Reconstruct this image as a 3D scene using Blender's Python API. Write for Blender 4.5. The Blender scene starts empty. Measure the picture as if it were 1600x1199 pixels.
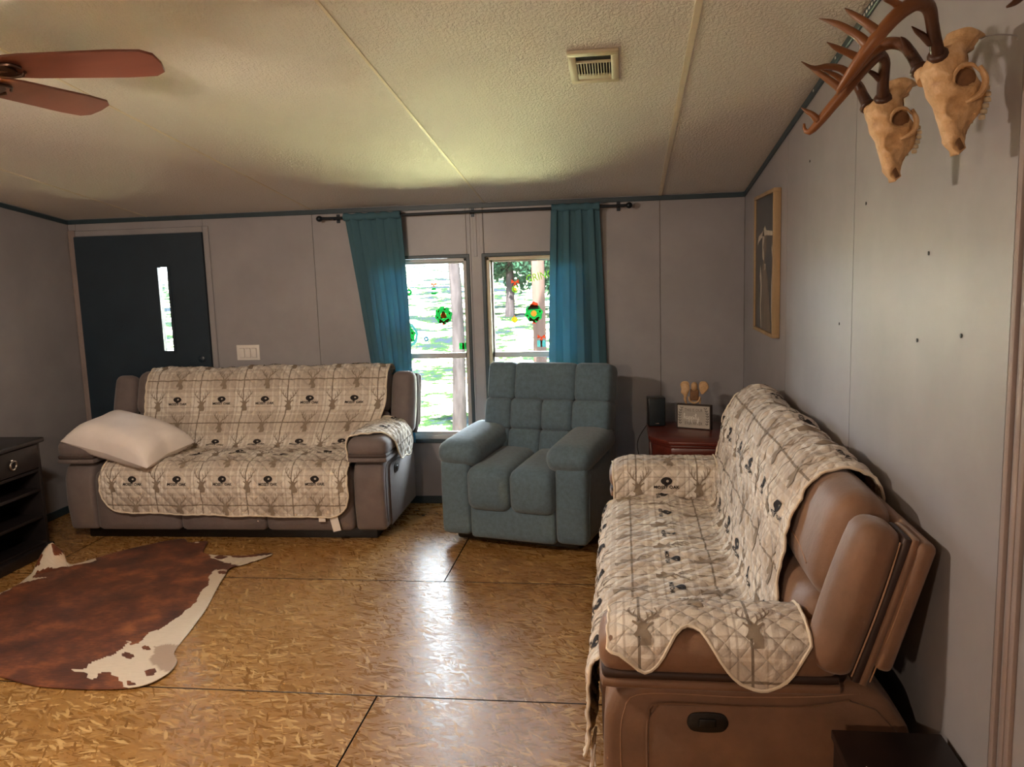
import bpy, bmesh, math, random
import numpy as np
from mathutils import Vector, Matrix, Euler, noise as mnoise

random.seed(7); RNG = np.random.default_rng(7)
SC = bpy.context.scene
COL = SC.collection
PI = math.pi

# ------------------------------------------------------------------ camera
FPX, YAW, PITCH, ROLL = 1296.9, -0.13575134, 0.13796142, -0.03112269
def _basis():
    cy, sy, cp, sp = math.cos(YAW), math.sin(YAW), math.cos(PITCH), math.sin(PITCH)
    fwd = np.array([sy*cp, cy*cp, -sp]); right = np.array([cy, -sy, 0.]); up = np.cross(right, fwd)
    R = math.cos(ROLL)*right + math.sin(ROLL)*up; U = -math.sin(ROLL)*right + math.cos(ROLL)*up
    return R, U, fwd
CR, CU, CF = _basis(); CC = np.array([0., 0., 1.679])
cd = bpy.data.cameras.new('camera'); cam = bpy.data.objects.new('camera', cd); COL.objects.link(cam)
cd.sensor_fit = 'HORIZONTAL'; cd.sensor_width = 36.0; cd.lens = FPX/1600*36.0
cd.clip_start = 0.05; cd.clip_end = 300
cam.matrix_world = Matrix(((CR[0], CU[0], -CF[0], CC[0]), (CR[1], CU[1], -CF[1], CC[1]), (CR[2], CU[2], -CF[2], CC[2]), (0, 0, 0, 1)))
SC.camera = cam

# measured room: back wall, right wall, left wall, wall height at the back, ceiling slope
D, XR, XL, H, SL = 5.75, 0.805, -4.06, 2.134, math.tan(0.12681)
YB = -2.6                      # wall behind the camera
RIDGE = -0.3

def at(x, y, X=None, Y=None, Z=None):
    """the place in the room that a measured point of the photograph shows, at a known depth, side or height"""
    v = (x-800)*CR - (y-599.5)*CU + FPX*CF
    t = (X-CC[0])/v[0] if X is not None else (Y-CC[1])/v[1] if Y is not None else (Z-CC[2])/v[2]
    return CC + v*t
def zc(Y):                     # ceiling height
    return H + (D-Y)*SL if Y > RIDGE else H + (D-RIDGE)*SL - (RIDGE-Y)*SL

# ------------------------------------------------------------------ world, sun, window portals, exposure
w = bpy.data.worlds.new('sky'); SC.world = w; w.use_nodes = True
bg = w.node_tree.nodes['Background']; bg.inputs[0].default_value = (0.80, 0.92, 1.0, 1); bg.inputs[1].default_value = 7.0
sd = bpy.data.lights.new('sun', 'SUN'); sd.energy = 40; sd.angle = 0.01; sd.color = (1, 0.95, 0.86)
so = bpy.data.objects.new('sun', sd); COL.objects.link(so); so.rotation_euler = Euler((math.radians(38), 0, math.radians(-12)))
def portal(x0, x1, z0, z1, y):
    ld = bpy.data.lights.new('window_portal', 'AREA'); ld.shape = 'RECTANGLE'; ld.size = x1-x0; ld.size_y = z1-z0
    ld.cycles.is_portal = True
    o = bpy.data.objects.new('window_portal', ld); COL.objects.link(o); o.location = ((x0+x1)/2, y, (z0+z1)/2); o.rotation_euler = (-PI/2, 0, 0)
W1 = (-1.75, -1.074, 0.479, 1.767); W2 = (-0.952, -0.275, 0.479, 1.767)
for wn in (W1, W2): portal(wn[0], wn[1], wn[2], wn[3], D+0.16)
vs = SC.view_settings; vs.view_transform = 'Standard'; vs.look = 'None'; vs.gamma = 1; vs.use_curve_mapping = False; vs.exposure = 2.45
SC.cycles.max_bounces = 8; SC.cycles.diffuse_bounces = 4; SC.cycles.sample_clamp_indirect = 12; SC.cycles.caustics_reflective = False; SC.cycles.caustics_refractive = False

# ------------------------------------------------------------------ mesh helpers: every maker returns (verts, faces)
def rotm(rx=0, ry=0, rz=0): return np.array(Euler((rx, ry, rz)).to_matrix())
def xf(VF, loc=(0, 0, 0), rx=0, ry=0, rz=0, s=(1, 1, 1)):
    V, F = VF; return (np.asarray(V)*np.asarray(s)) @ rotm(rx, ry, rz).T + np.asarray(loc), F
def merge(*parts):
    V, F, n = [], [], 0
    for v, f in parts:
        V.append(np.asarray(v)); F += [tuple(i+n for i in q) for q in f]; n += len(v)
    return np.concatenate(V), F
def box(x0, x1, y0, y1, z0, z1):
    V = [(x, y, z) for x in (x0, x1) for y in (y0, y1) for z in (z0, z1)]
    return np.array(V, float), [(0, 1, 3, 2), (4, 6, 7, 5), (0, 4, 5, 1), (2, 3, 7, 6), (0, 2, 6, 4), (1, 5, 7, 3)]
def frombm(bm):
    bm.verts.index_update(); V = np.array([v.co[:] for v in bm.verts]); F = [tuple(v.index for v in f.verts) for f in bm.faces]; bm.free(); return V, F
def bevel(VF, r=0.01, seg=2):
    bm = bmesh.new(); vs_ = [bm.verts.new(v) for v in VF[0]]
    for f in VF[1]: bm.faces.new([vs_[i] for i in f])
    bmesh.ops.recalc_face_normals(bm, faces=bm.faces)
    bmesh.ops.bevel(bm, geom=[e for e in bm.edges if e.calc_face_angle(0) > 0.3], offset=r, segments=seg, affect='EDGES', profile=0.5, clamp_overlap=True)
    return frombm(bm)
def rbox(x0, x1, y0, y1, z0, z1, r=0.01, seg=2): return bevel(box(x0, x1, y0, y1, z0, z1), r, seg)
def prism(poly, a0, a1, axis='x', r=0, seg=2):
    """extrude a closed outline; axis x: outline is (y,z); y: (x,z); z: (x,y)"""
    n = len(poly); V = []
    for a in (a0, a1):
        for p, q in poly: V.append({'x': (a, p, q), 'y': (p, a, q), 'z': (p, q, a)}[axis])
    F = [tuple(range(n)), tuple(range(2*n-1, n-1, -1))] + [(i, i+n, (i+1) % n+n, (i+1) % n) for i in range(n)]
    VF = (np.array(V, float), F)
    if r: return bevel(VF, r, seg)
    bm = bmesh.new(); vs_ = [bm.verts.new(v) for v in VF[0]]
    for f in F: bm.faces.new([vs_[i] for i in f])
    bmesh.ops.recalc_face_normals(bm, faces=bm.faces)
    return frombm(bm)
def softbox(sx, sy, sz, r=0.04, b=(0, 0, 0), n=10, loc=(0, 0, 0), rx=0, ry=0, rz=0):
    """upholstered block: rounded edges, b = how far each pair of faces bulges"""
    t = np.linspace(-1, 1, n+1); t = np.sign(t)*(1-(1-np.abs(t))**1.6)
    idx, V, F = {}, [], []
    def vid(p):
        k = tuple(np.round(p, 6))
        if k not in idx: idx[k] = len(V); V.append(k)
        return idx[k]
    for ax in range(3):
        for s in (-1, 1):
            for i in range(n):
                for j in range(n):
                    q = []
                    for (a, c) in ((i, j), (i+1, j), (i+1, j+1), (i, j+1)):
                        p = [0, 0, 0]; p[ax] = s; p[(ax+1) % 3] = t[a]; p[(ax+2) % 3] = t[c]; q.append(vid(p))
                    F.append(tuple(q if s > 0 else q[::-1]))
    V = np.array(V); h = np.array([sx, sy, sz])/2; r = min(r, h.min()*0.98)
    P = V*h; C = np.clip(P, -(h-r), h-r); d = P-C; L = np.linalg.norm(d, axis=1, keepdims=True); L[L == 0] = 1
    P = C + d/L*r; q = P/h; out = P.copy()
    for a in range(3):
        o1, o2 = (a+1) % 3, (a+2) % 3
        out[:, a] += q[:, a]*b[a]*np.clip(1-q[:, o1]**2, 0, 1)**0.7*np.clip(1-q[:, o2]**2, 0, 1)**0.7
    return xf((out, F), loc, rx, ry, rz)
def crom(pts, n):
    """smooth curve through points, n samples evenly spaced along it"""
    p = np.asarray(pts, float); e = np.concatenate([[2*p[0]-p[1]], p, [2*p[-1]-p[-2]]]); out = []
    for i in range(len(p)-1):
        a, b, c, d = e[i:i+4]
        for t in np.linspace(0, 1, 24, endpoint=False):
            out.append(0.5*((2*b)+(c-a)*t+(2*a-5*b+4*c-d)*t*t+(3*b-a-3*c+d)*t**3))
    out.append(p[-1]); out = np.array(out)
    s = np.concatenate([[0], np.cumsum(np.linalg.norm(np.diff(out[:, :3], axis=0), axis=1))])
    ss = np.linspace(0, s[-1], n)
    return np.stack([np.interp(ss, s, out[:, k]) for k in range(out.shape[1])], 1)
def tube(pts, rad, n=10, samples=None):
    p = np.asarray(pts, float); rad = np.broadcast_to(np.asarray(rad, float), (len(p),))
    if samples:
        q = crom(np.column_stack([p, rad]), samples); p, rad = q[:, :3], np.abs(q[:, 3])
    V, F = [], []; tz = np.gradient(p, axis=0); tz /= np.linalg.norm(tz, axis=1, keepdims=True)
    a = np.array([0, 0, 1.]) if abs(tz[0][2]) < 0.9 else np.array([1., 0, 0])
    u = np.cross(tz[0], a); u /= np.linalg.norm(u)
    for k in range(len(p)):
        u = u - tz[k]*(u@tz[k]); u /= np.linalg.norm(u); v = np.cross(tz[k], u)
        for j in range(n):
            th = 2*PI*j/n; V.append(p[k]+rad[k]*(math.cos(th)*u+math.sin(th)*v))
    for k in range(len(p)-1):
        for j in range(n): F.append((k*n+j, k*n+(j+1) % n, (k+1)*n+(j+1) % n, (k+1)*n+j))
    F.append(tuple(range(n))[::-1]); F.append(tuple(range((len(p)-1)*n, len(p)*n)))
    return np.array(V), F
def lathe(prof, n=20):
    V, F = [], []
    for r, z in prof:
        for j in range(n): V.append((r*math.cos(2*PI*j/n), r*math.sin(2*PI*j/n), z))
    for k in range(len(prof)-1):
        for j in range(n): F.append((k*n+j, k*n+(j+1) % n, (k+1)*n+(j+1) % n, (k+1)*n+j))
    F.append(tuple(range(n))[::-1]); F.append(tuple(range((len(prof)-1)*n, len(prof)*n)))
    return np.array(V), F
def ring(R, r, n=24, m=8, a0=0, a1=2*PI):
    return tube([(R*math.cos(a), R*math.sin(a), 0) for a in np.linspace(a0, a1, n)], r, m)
def gridF(nu, nv): return [(i*nv+j, (i+1)*nv+j, (i+1)*nv+j+1, i*nv+j+1) for i in range(nu-1) for j in range(nv-1)]
def disc(cx, cz, rx, rz, n=20): return [(cx+rx*math.cos(2*PI*k/n), cz+rz*math.sin(2*PI*k/n)) for k in range(n)]

def obj(name, VF, mat, parent=None, smooth=True, uv=None, attrs=None, thick=0):
    me = bpy.data.meshes.new(name); V, F = VF
    me.from_pydata([tuple(map(float, v)) for v in V], [], [tuple(map(int, f)) for f in F])
    if mat is not None: me.materials.append(mat)
    if smooth:
        me.polygons.foreach_set('use_smooth', [True]*len(me.polygons))
        if smooth != 'all':
            try: me.set_sharp_from_angle(angle=math.radians(42))
            except Exception: pass
    if uv is not None:
        L = me.uv_layers.new(name='UVMap'); li = np.zeros(len(me.loops), dtype=np.int32); me.loops.foreach_get('vertex_index', li)
        L.data.foreach_set('uv', np.asarray(uv, float)[li].ravel())
    for k, val in (attrs or {}).items():
        at_ = me.attributes.new(k, 'FLOAT', 'POINT'); at_.data.foreach_set('value', np.asarray(val, float))
    me.update(); o = bpy.data.objects.new(name, me); COL.objects.link(o); o.parent = parent
    if thick:
        md = o.modifiers.new('thickness', 'SOLIDIFY'); md.thickness = thick; md.offset = -1
    return o
def tag(o, label, cat, group=None):
    o['label'] = label; o['category'] = cat
    if group: o['group'] = group
    return o
def struct(o): o['kind'] = 'structure'; return o
def empty(name, loc=(0, 0, 0), rz=0):
    o = bpy.data.objects.new(name, None); COL.objects.link(o); o.location = loc; o.rotation_euler = (0, 0, rz); o.empty_display_size = 0.1; return o
def thing(name, label, cat, loc=(0, 0, 0), rz=0, group=None): return tag(empty(name, loc, rz), label, cat, group)
def text2d(s, size=1.0, bold=0.0):
    """flat letter outlines (x,y), centred"""
    cu = bpy.data.curves.new('lettering', 'FONT'); cu.body = s; cu.size = size; cu.align_x = 'CENTER'; cu.resolution_u = 2; cu.offset = bold
    o = bpy.data.objects.new('lettering', cu); COL.objects.link(o); dg = bpy.context.evaluated_depsgraph_get()
    me = o.evaluated_get(dg).to_mesh(); V = np.array([v.co[:2] for v in me.vertices]); F = [tuple(p.vertices) for p in me.polygons]
    o.evaluated_get(dg).to_mesh_clear(); bpy.data.objects.remove(o); bpy.data.curves.remove(cu); return V, F
def stroke2d(pts, wd, n=None):
    """a ribbon along a line in the plane; wd may taper"""
    p = np.asarray(pts, float)
    if n: p = crom(np.column_stack([p, np.zeros(len(p))]), n)[:, :2]
    wd = np.interp(np.linspace(0, 1, len(p)), np.linspace(0, 1, len(np.atleast_1d(wd))), np.atleast_1d(wd))
    t = np.gradient(p, axis=0); t /= np.linalg.norm(t, axis=1, keepdims=True)+1e-9; nn = np.stack([-t[:, 1], t[:, 0]], 1)
    V = np.concatenate([p+nn*wd[:, None]/2, p-nn*wd[:, None]/2]); m = len(p)
    return V, [(i, i+m, i+m+1, i+1) for i in range(m-1)]
def poly2d(pts, maxe=None):
    bm = bmesh.new(); f = bm.faces.new([bm.verts.new((p[0], p[1], 0)) for p in pts])
    bmesh.ops.triangulate(bm, faces=[f])
    if maxe:
        for _ in range(4):
            es = [e for e in bm.edges if e.calc_length() > maxe]
            if not es: break
            bmesh.ops.subdivide_edges(bm, edges=es, cuts=1); bmesh.ops.triangulate(bm, faces=bm.faces)
    V, F = frombm(bm); return V[:, :2], F

# ------------------------------------------------------------------ materials (all node-based)
def lin(r, g, b): return tuple(((c/255)/12.92 if c/255 <= 0.04045 else ((c/255+0.055)/1.055)**2.4) for c in (r, g, b))
class NT:
    def __init__(s, name):
        s.m = bpy.data.materials.new(name); s.m.use_nodes = True; s.t = s.m.node_tree; s.p = s.t.nodes['Principled BSDF']; s.out = s.t.nodes['Material Output']
    def n(s, kind, **kw):
        nd = s.t.nodes.new(kind)
        for k, v in kw.items(): setattr(nd, k, v)
        return nd
    def set(s, sock, v):
        if hasattr(v, 'is_output'): s.t.links.new(v, sock)
        elif isinstance(v, (tuple, list)) and len(v) == 3 and sock.type == 'RGBA': sock.default_value = (*v, 1)
        else: sock.default_value = v
    def math(s, op, a, b=0.0, c=None):
        nd = s.n('ShaderNodeMath', operation=op); s.set(nd.inputs[0], a); s.set(nd.inputs[1], b)
        if c is not None: s.set(nd.inputs[2], c)
        return nd.outputs[0]
    def mix(s, f, a, b, blend='MIX'):
        nd = s.n('ShaderNodeMix', data_type='RGBA', blend_type=blend); s.set(nd.inputs[0], f); s.set(nd.inputs[6], a); s.set(nd.inputs[7], b); return nd.outputs[2]
    def coord(s, kind='Object', scale=(1, 1, 1), rot=(0, 0, 0), loc=(0, 0, 0)):
        tc = s.n('ShaderNodeTexCoord'); mp = s.n('ShaderNodeMapping'); mp.inputs['Scale'].default_value = scale; mp.inputs['Rotation'].default_value = rot; mp.inputs['Location'].default_value = loc
        s.t.links.new(tc.outputs[kind], mp.inputs[0]); return mp.outputs[0]
    def noise(s, vec, scale=5, detail=4, rough=0.5, dist=0):
        nd = s.n('ShaderNodeTexNoise'); s.set(nd.inputs['Vector'], vec); nd.inputs['Scale'].default_value = scale; nd.inputs['Detail'].default_value = detail; nd.inputs['Roughness'].default_value = rough; nd.inputs['Distortion'].default_value = dist; return nd.outputs[0]
    def vor(s, vec, scale=5, feature='F1', out='Color'):
        nd = s.n('ShaderNodeTexVoronoi', feature=feature); s.set(nd.inputs['Vector'], vec); nd.inputs['Scale'].default_value = scale; return nd.outputs[out]
    def ramp(s, f, stops):
        nd = s.n('ShaderNodeValToRGB'); s.set(nd.inputs[0], f); e = nd.color_ramp.elements
        while len(e) < len(stops): e.new(0.5)
        for el, (p, c) in zip(e, stops): el.position = p; el.color = (*c, 1) if len(c) == 3 else c
        return nd.outputs[0]
    def bump(s, h, strength=0.3, dist=0.01):
        nd = s.n('ShaderNodeBump'); s.set(nd.inputs['Height'], h); nd.inputs['Strength'].default_value = strength; nd.inputs['Distance'].default_value = dist
        s.t.links.new(nd.outputs[0], s.p.inputs['Normal'])
    def base(s, c): s.set(s.p.inputs['Base Color'], c)
    def rough(s, r): s.set(s.p.inputs['Roughness'], r)
def plain(name, rgb, rough=0.6, var=0.12, vs_=6, bs=0, bd=0.002, bscale=80, metal=0, spec=0.5, sheen=0, stretch=(1, 1, 1)):
    t = NT(name); c = lin(*rgb); co = t.coord('Object', stretch)
    mr = t.n('ShaderNodeMapRange'); mr.inputs[1].default_value = 0.32; mr.inputs[2].default_value = 0.68; t.set(mr.inputs[0], t.noise(co, vs_, 5, 0.6)); f = mr.outputs[0]
    t.base(t.mix(f, tuple(max(0, x*(1-var*1.6)) for x in c), tuple(min(1, x*(1+var*1.6)) for x in c)))
    t.rough(rough); t.p.inputs['Metallic'].default_value = metal; t.p.inputs['Specular IOR Level'].default_value = spec
    if sheen: t.p.inputs['Sheen Weight'].default_value = sheen
    if bs: t.bump(t.noise(co, bscale, 4, 0.6), bs, bd)
    return t.m
M = {}
M['wall'] = plain('grey_wall_panel', (154, 151, 153), 0.40, 0.05, 3, 0.08, 0.002, 60)
M['wall_joint'] = plain('wall_joint', (112, 86, 80), 0.6, 0.08)
M['batten'] = plain('wall_batten', (150, 135, 130), 0.45, 0.05)
M['dark_trim'] = plain('dark_teal_trim', (44, 62, 70), 0.45, 0.1)
M['ceil_batten'] = plain('cream_batten', (222, 210, 186), 0.5, 0.05)
M['door'] = plain('navy_door', (30, 46, 58), 0.38, 0.1, 3)
M['window_cream'] = plain('window_vinyl_cream', (214, 200, 170), 0.4, 0.04)
M['window_grey'] = plain('window_sash_grey', (180, 178, 178), 0.4, 0.04)
M['white_plastic'] = plain('white_plastic', (232, 226, 220), 0.35, 0.02)
M['curtain'] = None
M['taupe'] = plain('taupe_suede', (110, 98, 95), 0.75, 0.09, 7, 0.35, 0.004, 38, sheen=0.25)  # greyer copy of the brown suede, with the cool light in its colour
M['taupe_dark'] = plain('dark_taupe_band', (70, 58, 54), 0.7, 0.1)  # the sofa's own darker stripe and seams
M['brown'] = plain('brown_suede', (126, 92, 68), 0.60, 0.13, 5, 0.35, 0.004, 38, sheen=0.25)
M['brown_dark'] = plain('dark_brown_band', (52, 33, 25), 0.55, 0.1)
M['stitch'] = plain('tan_stitching', (160, 122, 94), 0.7, 0.1)
M['black'] = plain('black_plastic', (16, 13, 13), 0.35, 0.1)
M['blue_fabric'] = plain('blue_grey_fabric', (90, 112, 125), 0.9, 0.1, 40, 0.35, 0.002, 260, sheen=0.3)
M['pillow'] = plain('white_pillowcase', (244, 234, 228), 0.85, 0.03, 5, 0.15, 0.004, 12)
M['ebony'] = plain('ebony_wood', (30, 25, 26), 0.42, 0.25, 3, 0.15, 0.001, 40, stretch=(1, 0.15, 1))
M['mahogany'] = plain('mahogany_wood', (104, 46, 36), 0.28, 0.25, 5, stretch=(0.2, 1, 1))
M['espresso'] = plain('espresso_wood', (26, 13, 10), 0.4, 0.2, 4)
M['chrome'] = plain('brushed_nickel', (200, 196, 190), 0.25, 0.03, metal=1)
M['dark_metal'] = plain('dark_metal', (38, 44, 50), 0.4, 0.1, metal=0.6)
M['vent'] = plain('cream_vent_metal', (202, 190, 160), 0.45, 0.05)
M['void'] = plain('vent_throat_shade', (14, 13, 12), 0.8, 0.05)
M['fan_wood'] = plain('cherry_fan_blade', (122, 74, 60), 0.35, 0.12, 6, stretch=(0.15, 1, 1))
M['bronze'] = plain('aged_bronze', (92, 72, 62), 0.3, 0.15, metal=0.9)
M['shade_glass'] = plain('frosted_shade', (240, 225, 200), 0.5, 0.02)
M['frame_wood'] = plain('pale_pine_frame', (168, 140, 104), 0.5, 0.15, 8, stretch=(1, 1, 0.15))
M['picture'] = plain('dark_picture', (42, 46, 46), 0.3, 0.15, 4)
M['picture_pale'] = plain('picture_pale', (196, 184, 166), 0.4, 0.1, 30, stretch=(1, 1, 0.2))
M['picture_mid'] = plain('picture_mid', (112, 98, 84), 0.4, 0.2, 30, stretch=(1, 1, 0.2))
M['speaker'] = plain('speaker_cloth', (22, 34, 40), 0.6, 0.1, 60, 0.2, 0.001, 300)
M['sign_face'] = plain('whitewashed_sign', (196, 188, 176), 0.6, 0.1, 14, stretch=(0.2, 1, 1))
M['sign_letter'] = plain('sign_grey_letter', (104, 94, 86), 0.6, 0.05)
M['sign_white'] = plain('sign_white_letter', (238, 234, 226), 0.5, 0.02)
M['sign_black'] = plain('sign_black_leaf', (22, 20, 20), 0.6, 0.05)
M['sign_frame'] = plain('sign_dark_frame', (62, 50, 44), 0.6, 0.1)
M['label_white'] = plain('white_tag', (238, 232, 226), 0.7, 0.02)
M['binding'] = plain('cream_binding', (232, 218, 196), 0.8, 0.04)
M['deer'] = plain('deer_print', (146, 130, 112), 0.9, 0.05)
M['logo'] = plain('logo_print', (38, 32, 30), 0.9, 0.03)
M['tooth'] = plain('tooth', (206, 190, 160), 0.4, 0.2, 40)
M['bark'] = plain('bark', (28, 26, 27), 0.9, 0.3, 9, 0.3, 0.02, 14, spec=0, stretch=(1, 1, 0.25))
M['pole_wood'] = plain('tan_pole', (44, 35, 32), 0.8, 0.12, 8, spec=0, stretch=(1, 1, 0.1))
M['bead'] = plain('strip_bead', (225, 225, 220), 0.4, 0.02)
def m_suede_extra(): pass
def m_curtain():
    t = NT('teal_curtain_cloth'); c = t.mix(t.noise(t.coord('Object', (1, 1, 0.2)), 20, 3), lin(76, 116, 132), lin(96, 138, 152)); t.base(c); t.rough(0.85)
    tr = t.n('ShaderNodeBsdfTranslucent'); t.set(tr.inputs[0], lin(92, 146, 168)); mx = t.n('ShaderNodeMixShader'); mx.inputs[0].default_value = 0.34
    t.t.links.new(t.p.outputs[0], mx.inputs[1]); t.t.links.new(tr.outputs[0], mx.inputs[2]); t.t.links.new(mx.outputs[0], t.out.inputs[0])
    t.bump(t.noise(t.coord('Object'), 300, 2), 0.15, 0.001); return t.m
M['curtain'] = m_curtain()
def m_glass():
    t = NT('window_glass'); t.t.nodes.remove(t.p); tr = t.n('ShaderNodeBsdfTransparent'); gl = t.n('ShaderNodeBsdfGlossy'); gl.inputs['Roughness'].default_value = 0.02
    fr = t.n('ShaderNodeFresnel'); fr.inputs[0].default_value = 1.45; mx = t.n('ShaderNodeMixShader')
    t.t.links.new(fr.outputs[0], mx.inputs[0]); t.t.links.new(tr.outputs[0], mx.inputs[1]); t.t.links.new(gl.outputs[0], mx.inputs[2]); t.t.links.new(mx.outputs[0], t.out.inputs[0]); return t.m
M['glass'] = m_glass()
def m_osb():
    t = NT('osb_floor'); oi = t.n('ShaderNodeObjectInfo'); base = t.coord('Object')
    va = t.n('ShaderNodeVectorMath', operation='ADD'); cb = t.n('ShaderNodeCombineXYZ')
    t.set(cb.inputs[0], t.math('MULTIPLY', oi.outputs['Random'], 37.0)); t.set(cb.inputs[1], t.math('MULTIPLY', oi.outputs['Random'], 91.0))
    t.t.links.new(base, va.inputs[0]); t.t.links.new(cb.outputs[0], va.inputs[1]); co = va.outputs[0]
    wob = t.n('ShaderNodeVectorMath', operation='MULTIPLY_ADD'); nz = t.n('ShaderNodeTexNoise'); nz.inputs['Scale'].default_value = 9; t.t.links.new(co, nz.inputs[0])
    t.t.links.new(nz.outputs['Color'], wob.inputs[0]); wob.inputs[1].default_value = (0.05, 0.05, 0); t.t.links.new(co, wob.inputs[2]); co = wob.outputs[0]
    def layer(rz, sx, sy, sc):
        m0 = t.n('ShaderNodeMapping'); m0.inputs['Rotation'].default_value = (0, 0, rz); t.t.links.new(co, m0.inputs[0]); mp = t.n('ShaderNodeMapping'); mp.inputs['Scale'].default_value = (sx, sy, 1); t.t.links.new(m0.outputs[0], mp.inputs[0])
        vn = t.n('ShaderNodeTexVoronoi', feature='F1'); vn.inputs['Scale'].default_value = sc; t.t.links.new(mp.outputs[0], vn.inputs['Vector'])
        sp = t.n('ShaderNodeSeparateColor'); t.t.links.new(vn.outputs['Color'], sp.inputs[0])
        return sp.outputs[0], sp.outputs[1], vn.outputs['Distance']
    a, a2, ad = layer(0.06, 1, 6, 13); b, b2, bd_ = layer(-0.34, 1, 6.5, 15); c, c2, cd_ = layer(0.42, 1, 6.5, 16); d, d2, dd_ = layer(1.1, 1, 6, 19)
    v = t.math('MULTIPLY_ADD', t.math('GREATER_THAN', b2, 0.5), t.math('SUBTRACT', b, a), a)
    v = t.math('MULTIPLY_ADD', t.math('GREATER_THAN', c2, 0.66), t.math('SUBTRACT', c, v), v)
    v = t.math('MULTIPLY_ADD', t.math('GREATER_THAN', d2, 0.84), t.math('SUBTRACT', d, v), v)
    fib = t.noise(t.coord('Object', (5, 60, 1)), 3, 4, 0.7); v2 = t.math('ADD', t.math('MULTIPLY', v, 0.86), t.math('MULTIPLY', fib, 0.14))
    col = t.ramp(v2, [(0.03, lin(118, 80, 38)), (0.25, lin(148, 106, 52)), (0.74, lin(168, 124, 66)), (0.95, lin(222, 186, 124))])
    big = t.noise(t.coord('Object'), 1.1, 4); col = t.mix(t.math('MULTIPLY', big, 0.45), col, lin(140, 100, 54))
    dk = t.noise(t.coord('Object', (1, 2.5, 1)), 16, 4, 0.7); col = t.mix(t.math('MULTIPLY', t.math('GREATER_THAN', dk, 0.70), 0.4), col, lin(84, 56, 32))
    t.base(col); t.rough(t.math('ADD', 0.21, t.math('MULTIPLY', v, 0.24)))
    t.p.inputs['Specular IOR Level'].default_value = 0.75
    t.bump(t.math('ADD', t.math('MULTIPLY', v, 0.8), t.math('MULTIPLY', fib, 0.4)), 0.5, 0.0020); return t.m
M['osb'] = m_osb()
def m_ceiling():
    t = NT('stippled_ceiling'); co = t.coord('Object'); a = t.noise(t.coord('Object', (1.5, 1, 1)), 62, 2, 0.55, 0.5); h = t.ramp(a, [(0.40, (0, 0, 0)), (0.62, (1, 1, 1))])
    t.base(t.mix(t.noise(co, 1.2, 3), lin(212, 205, 196), lin(224, 217, 208))); t.rough(0.62); t.bump(h, 0.75, 0.0035); return t.m
M['ceiling'] = m_ceiling()
def m_bone():
    t = NT('bone'); co = t.coord('Object'); f = t.noise(co, 28, 6, 0.65); g = t.noise(co, 9, 3)
    c = t.ramp(f, [(0.25, lin(150, 108, 72)), (0.5, lin(212, 174, 128)), (0.75, lin(234, 206, 168))]); t.base(t.mix(t.math('MULTIPLY', g, 0.5), c, lin(214, 170, 118))); t.rough(0.5)
    t.bump(f, 0.9, 0.006); return t.m
M['bone'] = m_bone(); M['socket'] = plain('bone_hollow_shade', (128, 92, 60), 0.7, 0.2, 30)  # darker tone paints the shade inside sockets, nostrils and hollows
def m_antler():
    t = NT('antler'); co = t.coord('Object'); f = t.noise(co, 14, 5, 0.6); at_ = t.n('ShaderNodeAttribute', attribute_name='along'); g = at_.outputs['Fac']
    c = t.mix(g, lin(58, 36, 26), lin(150, 96, 52)); t.base(t.mix(t.math('MULTIPLY', f, 0.6), c, lin(96, 56, 32))); t.rough(0.42); t.bump(t.noise(co, 60, 4, 0.6), 0.4, 0.003); return t.m
M['antler'] = m_antler()
def m_hide():
    t = NT('cowhide'); wh = t.n('ShaderNodeAttribute', attribute_name='white').outputs['Fac']; tn = t.n('ShaderNodeAttribute', attribute_name='tan').outputs['Fac']
    st = t.noise(t.coord('Object', (1, 1, 1), (0, 0, 0.9)), 5, 5, 0.65); fine = t.noise(t.coord('Object', (1, 7, 1), (0, 0, -0.6)), 18, 5, 0.7)
    br = t.ramp(t.math('ADD', t.math('MULTIPLY', st, 0.7), t.math('MULTIPLY', fine, 0.3)), [(0.34, lin(50, 22, 12)), (0.5, lin(96, 48, 25)), (0.68, lin(160, 92, 48))])
    ed = t.math('ADD', wh, t.math('MULTIPLY', t.math('SUBTRACT', t.noise(t.coord('Object'), 45, 4), 0.5), 0.5)); k = t.ramp(ed, [(0.45, (0, 0, 0)), (0.55, (1, 1, 1))])
    c = t.mix(k, br, t.mix(fine, lin(196, 178, 156), lin(226, 212, 192))); t.base(t.mix(tn, c, lin(150, 120, 98))); t.rough(0.62); t.p.inputs['Sheen Weight'].default_value = 0.05; t.bump(fine, 0.3, 0.003); return t.m
M['hide'] = m_hide()
PER = 0.300                      # repeat of the plaid, metres
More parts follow.
